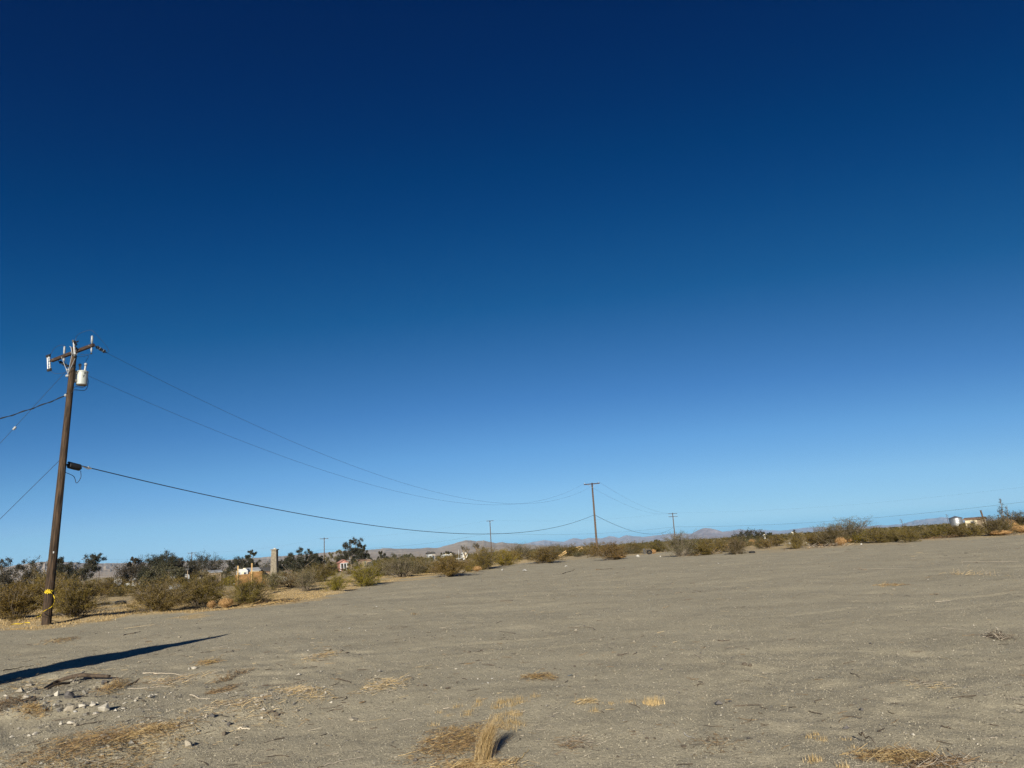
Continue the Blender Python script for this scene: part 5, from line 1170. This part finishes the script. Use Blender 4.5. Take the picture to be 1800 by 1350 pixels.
mb = MB(); a = gp(128, 1205); b = gp(148, 1192); a[2] += .05; b[2] += .10; mb.tube(curve([a, (a + b) / 2 + ZU * .03, b], 6), .010, 6); mb.build('side_twig', M['greytwig'], br)
mb = MB(); a = gp(82, 1215); b = gp(122, 1207); a[2] += .03; b[2] += .05; mb.tube(curve([a, (a + b) / 2 + ZU * .03, b], 6), .016, 7); mb.build('side_twig', M['darktwig'], br)
for args in [
 (226, 1205, 244, 1197, .016, 'darktwig', 'short dark stick right of the fallen branch'), (251, 1184, 275, 1184, .010, 'paletwig', 'bent pale twig above the scattered straws', .2), (270, 1185, 322, 1188, .007, 'paletwig', 'thin pale twig above the scattered straws, right of the bent one'),
 (334, 1222, 369, 1230, .010, 'paletwig', 'straight pale stick between the flat dark stone and the ridge'), (224, 1211, 302, 1208, .007, 'greytwig', 'long thin grey twig beside the orange brown dead plant'), (5, 1180, 42, 1172, .012, 'darktwig', 'dark stick behind the long shadow at the left edge', .1),
 (217, 1117, 248, 1110, .016, 'darktwig', 'jagged dark twig in front of the tyres bush', .3), (1512, 1303, 1541, 1319, .007, 'darktwig', 'dark straight stick poking from the bottom edge straw heap', .02, .03), (1545, 1288, 1556, 1282, .006, 'darktwig', 'tiny dark twig above the straw heap on the right'),
 (418, 1281, 440, 1283, .010, 'paletwig', 'pale stick on the sand right of the dark stones'), (1203, 1293, 1221, 1300, .0035, 'litter', 'broken white stick on the right foreground sand', .1, .01), (1262, 1127, 1283, 1126, .010, 'darktwig', 'dark straight twig far out on the sand right of centre', .03),
 (592, 1194, 618, 1202, .009, 'darktwig', 'forked dark twig left of the pale twig pile', .2), (640, 1209, 675, 1214, .009, 'paletwig', 'pale stick lying in front of the pale twig pile'), (570, 1347, 640, 1333, .004, 'greytwig', 'thin pale twig at the bottom edge left of the straw', .06), (700, 1331, 780, 1310, .004, 'palestraw', 'single long straw left of the straw litter', .06),
 (1495, 1184, 1512, 1192, .006, 'darktwig', 'tiny dark twig on the right foreground sand left of the strewn twigs'), (1655, 1278, 1672, 1283, .006, 'darktwig', 'bent dark twig right of the bottom straw heap', .2), (1741, 1275, 1757, 1279, .005, 'darktwig', 'thin dark twig near the right edge of the foreground'),
 (988, 1009, 1010, 1001, .03, 'darktwig', 'dark stick far out on the sand below the yellow boards'), (880, 1057, 902, 1056, .02, 'darktwig', 'dark twig far out on the sand left of centre', .2), (1048, 1001, 1078, 1001, .03, 'darktwig', 'dark thin line of brush far out on the sand in the middle', .1),
 (1222, 1152, 1240, 1160, .006, 'paletwig', 'little pale crossed twig left of the brown clods'), (1655, 1105, 1700, 1108, .004, 'greytwig', 'very thin grey twig far right on the sand'), (1690, 988, 1790, 987, .012, 'paletwig', 'long pale straw far out on the sand at the right'), (1500, 1001, 1600, 1000, .010, 'paletwig', 'thin pale straw far out on the sand right of centre'),
 (140, 1342, 205, 1318, .005, 'palestraw', 'long curved pale straw in the lower left straw mat'), (905, 1344, 930, 1322, .005, 'straw', 'arched dry grass stem right of the standing tuft', .05, .01)]:
    stick(*args)

# tyres and odd pieces of rubbish at the edge
def tyre(px, py, w_, label, tilt=0.0, part_buried=.3):
    p = gp(px, py); R = w_ * depth(p) / FPX / 2; W = R * .55; o = thing('tyre', p, label, 'tyre', 'old black tyres')
    ax = nv(ZU * math.cos(tilt) + nv([-p[0], -p[1], 0]) * math.sin(tilt)); c = p + ZU * (W * .5 * math.cos(tilt) + R * math.sin(tilt) - W * part_buried)
    mb = MB(); prof = [(R * .55, -W / 2), (R * .85, -W / 2 * 1.05), (R * .97, -W * .38), (R, 0), (R * .97, W * .38), (R * .85, W / 2 * 1.05), (R * .55, W / 2), (R * .6, W * .2), (R * .6, -W * .2), (R * .55, -W / 2)]
    n = 26; u = nv(np.cross(ax, (1, .3, .2))); v = np.cross(ax, u); m = len(prof)
    V = [c + ax * h + r * (u * math.cos(2 * PI * k / n) + v * math.sin(2 * PI * k / n)) for r, h in prof for k in range(n)]
    mb.add(V, [(i * n + k, i * n + (k + 1) % n, (i + 1) * n + (k + 1) % n, (i + 1) * n + k) for i in range(m - 1) for k in range(n)]); mb.build('casing', M['tyre'], o, smooth=True)
    mb = MB()
    for k in range(0, 30): a = 2 * PI * k / 30; d = u * math.cos(a) + v * math.sin(a); mb.box(c + d * R * .995, (R * .04, R * .1, W * .72), (d, np.cross(ax, d), ax))
    t = mb.build('tread', M['tyre'], o)
tyre(184, 1063, 16, 'flat black tyre on the grey dirt, left one of the pair behind the pole bush', 0, .25); tyre(212, 1062, 18, 'flat black tyre on the grey dirt, right one of the pair behind the pole bush', .1, .15)
tyre(1142, 976, 10, 'black tyre leaning on the sand by the black stump', .7, .2); tyre(1322, 972, 11, 'flat black tyre on the sand right of the dark rounded bush', .05, .1)
f = Fr(1134, 122, 0); f.p = gp(1134, 974); o = thing('tree_stump', f.p, 'black burnt stump standing left of the leaning tyre', 'stump'); mb = MB(); mb.tube(curve([f(0, 0, -.1), f(-.05, 0, .35), f(-.12, 0, .75)], 5), .16, 9); mb.build('stump_wood', M['roofdark'], o); mb = MB(); mb.tube(curve([f(-.05, 0, .3), f(.25, -.1, .5), f(.4, -.1, .45)], 5), .06, 6); mb.build('branch_stub', M['roofdark'], o)
def boards(px, py, pts, label):
    a = gp(px, py); o = thing('lumber_boards', a, label, 'boards', 'yellow lumber at the edge'); d0 = math.hypot(a[0], a[1])
    for (x1, y1, x2, y2) in pts:
        A, B = at(x1, y1, d0), at(x2, y2, d0 + .6); d = nv(B - A); s = nv(np.cross(d, ZU)); mb = MB(); mb.box((A + B) / 2, (np.linalg.norm(B - A), .06, .14), (d, s, np.cross(s, d))); mb.build('board', M['lumber'], o)
boards(988, 980, [(981, 977.5, 995, 968), (984, 978, 996, 971)], 'two yellow boards leaning against a bush left of the middle pole')
boards(1022, 975, [(1013, 965.5, 1031, 963), (1016, 968.5, 1024, 961), (1012, 963, 1020, 960.5)], 'jumble of yellow boards in the bushes left of the middle pole')
# tumbleweeds
def tumbleweed(px, py, w_, hpx, label, seed, grp='orange tumbleweeds', m='tumble'):
    rng = np.random.default_rng(seed); p = gp(px, py); p[:2] *= .95 if py < 1040 else .97; p[2] = float(gz(p[0], p[1])) + .03; k = depth(p) / FPX; rx = w_ * k / 2; rz = hpx * k / 2; o = thing('tumbleweed', p, label, 'tumbleweed', grp); n = 520; mb = MB()
    c = np.array([0, 0, rz * .93])
    e = rng.normal(size=(n, 3)); e /= np.linalg.norm(e, axis=1)[:, None]; e[:, 2] = np.abs(e[:, 2]) * 1.1 - .35; e /= np.linalg.norm(e, axis=1)[:, None]
    tang = np.cross(e, rng.normal(size=(n, 3))); tang /= np.linalg.norm(tang, axis=1)[:, None]
    root = np.array([0, 0, -.75]) + rng.normal(0, .08, (n, 3)); rad_ = rng.uniform(.7, 1.05, (n, 1))
    q = [root, root * .4 + e * rad_ * .62 + tang * .28, e * rad_, e * rad_ * .93 + tang * rng.uniform(.1, .5, (n, 1))]
    S = np.array([rx, rx * .95, rz]); wd = max(.006, rx * .012)
    Q = [c + x * S + p for x in q]; rows = []
    for x in Q: rows += [x, x + tang * wd, x + np.cross(e, tang) * wd]
    V = np.stack(rows, 1).reshape(-1, 3)
    F = np.concatenate([np.stack([np.arange(n) * 12 + 3 * i + j for j in (a, (a + 1) % 3, 3 + (a + 1) % 3, 3 + a)], 1) for i in range(3) for a in range(3)]); mb.add(V, F); mb.build('branches', M[m], o)
    lf = MB(); m_ = 2600; e2 = rng.normal(size=(m_, 3)); e2 /= np.linalg.norm(e2, axis=1)[:, None]; e2[:, 2] = np.abs(e2[:, 2]) * 1.1 - .45
    lf.leaves(c + p + e2 * S * rng.uniform(.55, 1.0, (m_, 1)), max(.03, rx * .13), rng, .22, 0); fo = lf.build('twigs', M['dryleaf'], o); fo.color = (.28, .165, .066, 1)
TW = [(372, 1065, 16, 14, 'small dark tumbleweed, left one of two beside the bush of grey stems'), (397, 1064, 26, 17, 'rounder tumbleweed, right one of two in the left bushes'), (1479, 958, 20, 16, 'largest orange tumbleweed, under the tallest branching bush'), (1494, 955, 14, 9, 'low tumbleweed pressed against the right side of the largest one'),
      (1323, 957, 13, 11, 'peaked tumbleweed, left one of the pair on the right'), (1338, 957, 17, 8, 'low tumbleweed, right one of the pair on the right'), (1575, 950, 11, 10, 'tumbleweed caught in the left side of a bush on the right'), (839, 1004, 17, 10, 'orange tumbleweed beside the knee high green bush'),
      (1086, 982, 30, 9, 'flat orange brush at the foot of the brownish bush'), (1149, 973, 10, 9, 'orange tumbleweed behind the black stump'), (1275, 966, 14, 14, 'pale tumbleweed left of the dark rounded bush'), (1682, 941, 14, 10, 'pinkish tan tumbleweed under the silver tank'),
      (1775, 934, 30, 22, 'upper tumbleweed of the heap at the right picture edge'), (1796, 936, 34, 14, 'lower tumbleweed of the heap cut by the right picture edge'), (1760, 939, 36, 9, 'flat straw coloured tumbleweed left of the heap at the right edge'),
      (470, 1029, 22, 16, 'pale pinkish tumbleweed right of the chipboard panel'), (489, 1030, 18, 13, 'second pale tumbleweed further right of the chipboard panel')]
for i, t_ in enumerate(TW): tumbleweed(*t_[:4], t_[4], 200 + i)
# low dead brush in front of the pale rubble
heap('brush_pile', 1232, 975, 70, 5, 420, .7, .016, ('brownstraw', 'darktwig', 'greytwig'), 'low dark dead brush spread before the pale rubble', 'brush', 301, .22, .4, 'dead brush at the edge of the sand')
heap('brush_pile', 1455, 962, 36, 5, 200, .7, .014, ('greytwig', 'brownstraw', 'darktwig'), 'grey dead branches left of the largest tumbleweed', 'brush', 302, .2, .4, 'dead brush at the edge of the sand')
heap('brush_pile', 1670, 944, 40, 3, 160, .7, .014, ('brownstraw', 'darktwig'), 'dark dead branches on the sand below the silver tank', 'brush', 303, .15, .3, 'dead brush at the edge of the sand')
heap('brush_pile', 1725, 942, 40, 3, 160, .7, .014, ('darktwig', 'brownstraw'), 'dark dead branches on the sand below the cream trailer', 'brush', 304, .15, .3, 'dead brush at the edge of the sand')
heap('brush_pile', 460, 1060, 80, 6, 420, .4, .008, ('brownstraw', 'darktwig', 'straw'), 'dark fallen twigs under the bush before the chipboard panel', 'brush', 305, .08, .3, 'dead brush at the edge of the sand')

# ------------------------------------------------------------------ ground cover: straw grass under the bushes, gravel, fine litter
def straw_cover():
    rng = np.random.default_rng(21); N = 260000
    px = rng.uniform(-80, 1860, N); by = bnd_y(px); rbd = EYE * FPX / np.maximum(3, by - hz(px)); d = rbd * rng.uniform(.97, 1.9, N) ** 1.0
    k = Fw[2] * 0
    a = np.arctan2(*[(Fw[i] + Rt[i] * (px - 900) / FPX - Up[i] * (hz(px) - 675) / FPX) for i in (0, 1)])
    X, Y = np.sin(a) * d, np.cos(a) * d; Z = gz(X, Y); dr, sc = zone(X, Y, Z)
    keep = (rng.random(N) < dr ** 1.6 * .6 * ss(1.0, 1.06, d / rbd)) & (d < 110)
    B = np.column_stack([X, Y, Z])[keep]; n = len(B); mb = MB(); part = rng.integers(0, 3, n)
    for i in range(3):
        b = B[part == i]; mb.mi = i; mb.blades(b, rng.uniform(.03, .10, len(b)), .004 + .00013 * np.hypot(b[:, 0], b[:, 1]), 1.3, rng, .6, 1)
    o = mb.build('dry_grass', [M['straw'], M['palestraw'], M['straw']]); tag(o, 'low golden dry grass on the ground between the bushes', 'grass', kind='stuff')
straw_cover()
def scatter_front(n, rmin, rmax, rng, pw=1.0):
    px = rng.uniform(-80, 1880, n); r = rmin * (rmax / rmin) ** (rng.random(n) ** pw)
    a = np.arctan2(*[(Fw[i] + Rt[i] * (px - 900) / FPX - Up[i] * (hz(px) - 675) / FPX) for i in (0, 1)])
    xy = np.column_stack([np.sin(a) * r, np.cos(a) * r]); v = np.column_stack([xy, np.zeros(n)]) - CAM; f = v @ Fw
    p = 900 + FPX * (v @ Rt) / f; y = 675 - FPX * (v @ Up) / f
    return xy[y > bnd_y(p) + 2]
def gravel():
    rng = np.random.default_rng(31); mb = MB(); O = np.array([(1, 0, 0), (-1, 0, 0), (0, 1, 0), (0, -1, 0), (0, 0, 1), (0, 0, -1)], float); OF = np.array([(0, 2, 4), (2, 1, 4), (1, 3, 4), (3, 0, 4), (2, 0, 5), (1, 2, 5), (3, 1, 5), (0, 3, 5)])
    for m, n in ((0, 700), (1, 6000), (2, 2600), (3, 6000)):
        xy = scatter_front(n, 5, 48, rng, 1.0); k = len(xy); C = gz_pts(xy); r = np.hypot(xy[:, 0], xy[:, 1])
        s = rng.lognormal(-5.35, .45, k) * (1 + r / 26)
        if m < 3: s[rng.random(k) < .03] *= 2.2
        R = O[None] * s[:, None, None] * rng.uniform(.6, 1.2, (k, 6, 1)) * np.array([1.1, .9, .6]); an = rng.uniform(0, 6.28, k); c, q = np.cos(an), np.sin(an)
        V = np.stack([R[..., 0] * c[:, None] - R[..., 1] * q[:, None], R[..., 0] * q[:, None] + R[..., 1] * c[:, None], R[..., 2]], -1) + C[:, None] + np.array([0, 0, .3]) * s[:, None, None]
        mb.mi = m; mb.add(V.reshape(-1, 3), (OF[None] + 6 * np.arange(k)[:, None, None]).reshape(-1, 3))
    # coarse grit: upright grains that give the sand its speckle
    n = 190000; px = rng.uniform(-60, 1860, n); py = bnd_y(px) + 6 + (1385 - bnd_y(px)) * rng.random(n) ** .8
    d = Fw[None] + Rt[None] * ((px - 900) / FPX)[:, None] - Up[None] * ((py - 675) / FPX)[:, None]; t = -EYE / d[:, 2]; xy = (d * t[:, None])[:, :2]; r = np.hypot(xy[:, 0], xy[:, 1])
    den = .5 + .5 * ss(-.6, .5, vn(xy[:, 0] / 3.1, xy[:, 1] / 4.7, 61) + .5 * vn(xy[:, 0] / .9, xy[:, 1] / 1.3, 62)); k_ = (rng.random(n) < den) & (r < 60); xy = xy[k_]; r = r[k_]; n = len(xy)
    C = gz_pts(xy); s = (.0034 + .00021 * r) * rng.lognormal(0, .38, n); T = np.array([(1, 0, -.4), (-.5, .87, -.4), (-.5, -.87, -.4), (0, 0, .75)]); an = rng.uniform(0, 6.28, n); cc, q = np.cos(an), np.sin(an); mk_ = rng.choice(3, n, p=(.42, .24, .34))
    V = np.stack([T[None, :, 0] * cc[:, None] - T[None, :, 1] * q[:, None], T[None, :, 0] * q[:, None] + T[None, :, 1] * cc[:, None], np.repeat(T[None, :, 2], n, 0)], -1) * s[:, None, None] * rng.uniform(.7, 1.3, (n, 4, 1)) + C[:, None]
    for i in range(3):
        z_ = V[mk_ == i]; mb.mi = 4 + i; mb.add(z_.reshape(-1, 3), (np.array([(0, 1, 3), (1, 2, 3), (2, 0, 3)])[None] + 4 * np.arange(len(z_))[:, None, None]).reshape(-1, 3))
    # broken rock crumbs gathered in the rubble patch and along the low ridge
    n = 1500; c = gp(110, 1240); xy = np.column_stack([c[0] + rng.normal(0, 1.5, n), c[1] + rng.normal(0, 1.0, n)]); t = rng.uniform(0, 1, 700); B = np.array(BERM); q = np.column_stack([np.interp(t, np.linspace(0, 1, 5), B[:, 0]), np.interp(t, np.linspace(0, 1, 5), B[:, 1])]) + rng.normal(0, .28, (700, 2))
    xy = np.vstack([xy, q])
    for m in (0, 1, 3, 2):
        sel = rng.random(len(xy)) < (.22, .3, .3, .12)[(0, 1, 3, 2).index(m)]; P = xy[sel]; k = len(P); C = gz_pts(P); s = rng.lognormal(-4.6, .55, k)
        R = O[None] * s[:, None, None] * rng.uniform(.5, 1.2, (k, 6, 1)) * np.array([1.2, .9, .6]); an = rng.uniform(0, 6.28, k); cc, q = np.cos(an), np.sin(an)
        V = np.stack([R[..., 0] * cc[:, None] - R[..., 1] * q[:, None], R[..., 0] * q[:, None] + R[..., 1] * cc[:, None], R[..., 2]], -1) + C[:, None] + np.array([0, 0, .3]) * s[:, None, None]
        mb.mi = m; mb.add(V.reshape(-1, 3), (OF[None] + 6 * np.arange(k)[:, None, None]).reshape(-1, 3))
    o = mb.build('gravel', [M['rockpale'], M['rocktan'], M['rockdark'], M['rockgrey'], M['grainpale'], M['grainmid'], M['graindark']]); tag(o, 'fine gravel scattered on the sand', 'gravel', kind='stuff')
gravel()
def litter():
    rng = np.random.default_rng(41); mb = MB()
    for i, (m, n, L, W) in enumerate((('darktwig', 1000, .09, .0028), ('brownstraw', 520, .08, .0018), ('palestraw', 330, .085, .0015), ('greytwig', 420, .085, .0018))):
        xy = scatter_front(n * 4, 5.2, 75, rng, .9); cl = vn(xy[:, 0] / 2.2, xy[:, 1] / 1.1, 51) + .6 * vn(xy[:, 0] / .7, xy[:, 1] / .5, 52)
        left = np.exp(-((xy[:, 0] + 5) / 6) ** 2 - ((xy[:, 1] - 11) / 7) ** 2)
        xy = xy[rng.random(len(xy)) < np.clip(.05 + .6 * ss(.25, .95, cl) + .35 * left, 0, 1) * .75]; C = gz_pts(xy); k = len(C); r = np.hypot(xy[:, 0], xy[:, 1])
        mb.mi = i; sticks(mb, C, L * rng.lognormal(-.1, .55, k) * (1 + r / 45), W * rng.uniform(.7, 1.5, k) * (1 + r / 24), rng, .10, 2, .5, None, .004)
    o = mb.build('litter', [M['darktwig'], M['brownstraw'], M['palestraw'], M['greytwig']]); tag(o, 'fine twig and straw litter strewn over the sand', 'litter', kind='stuff')
litter()
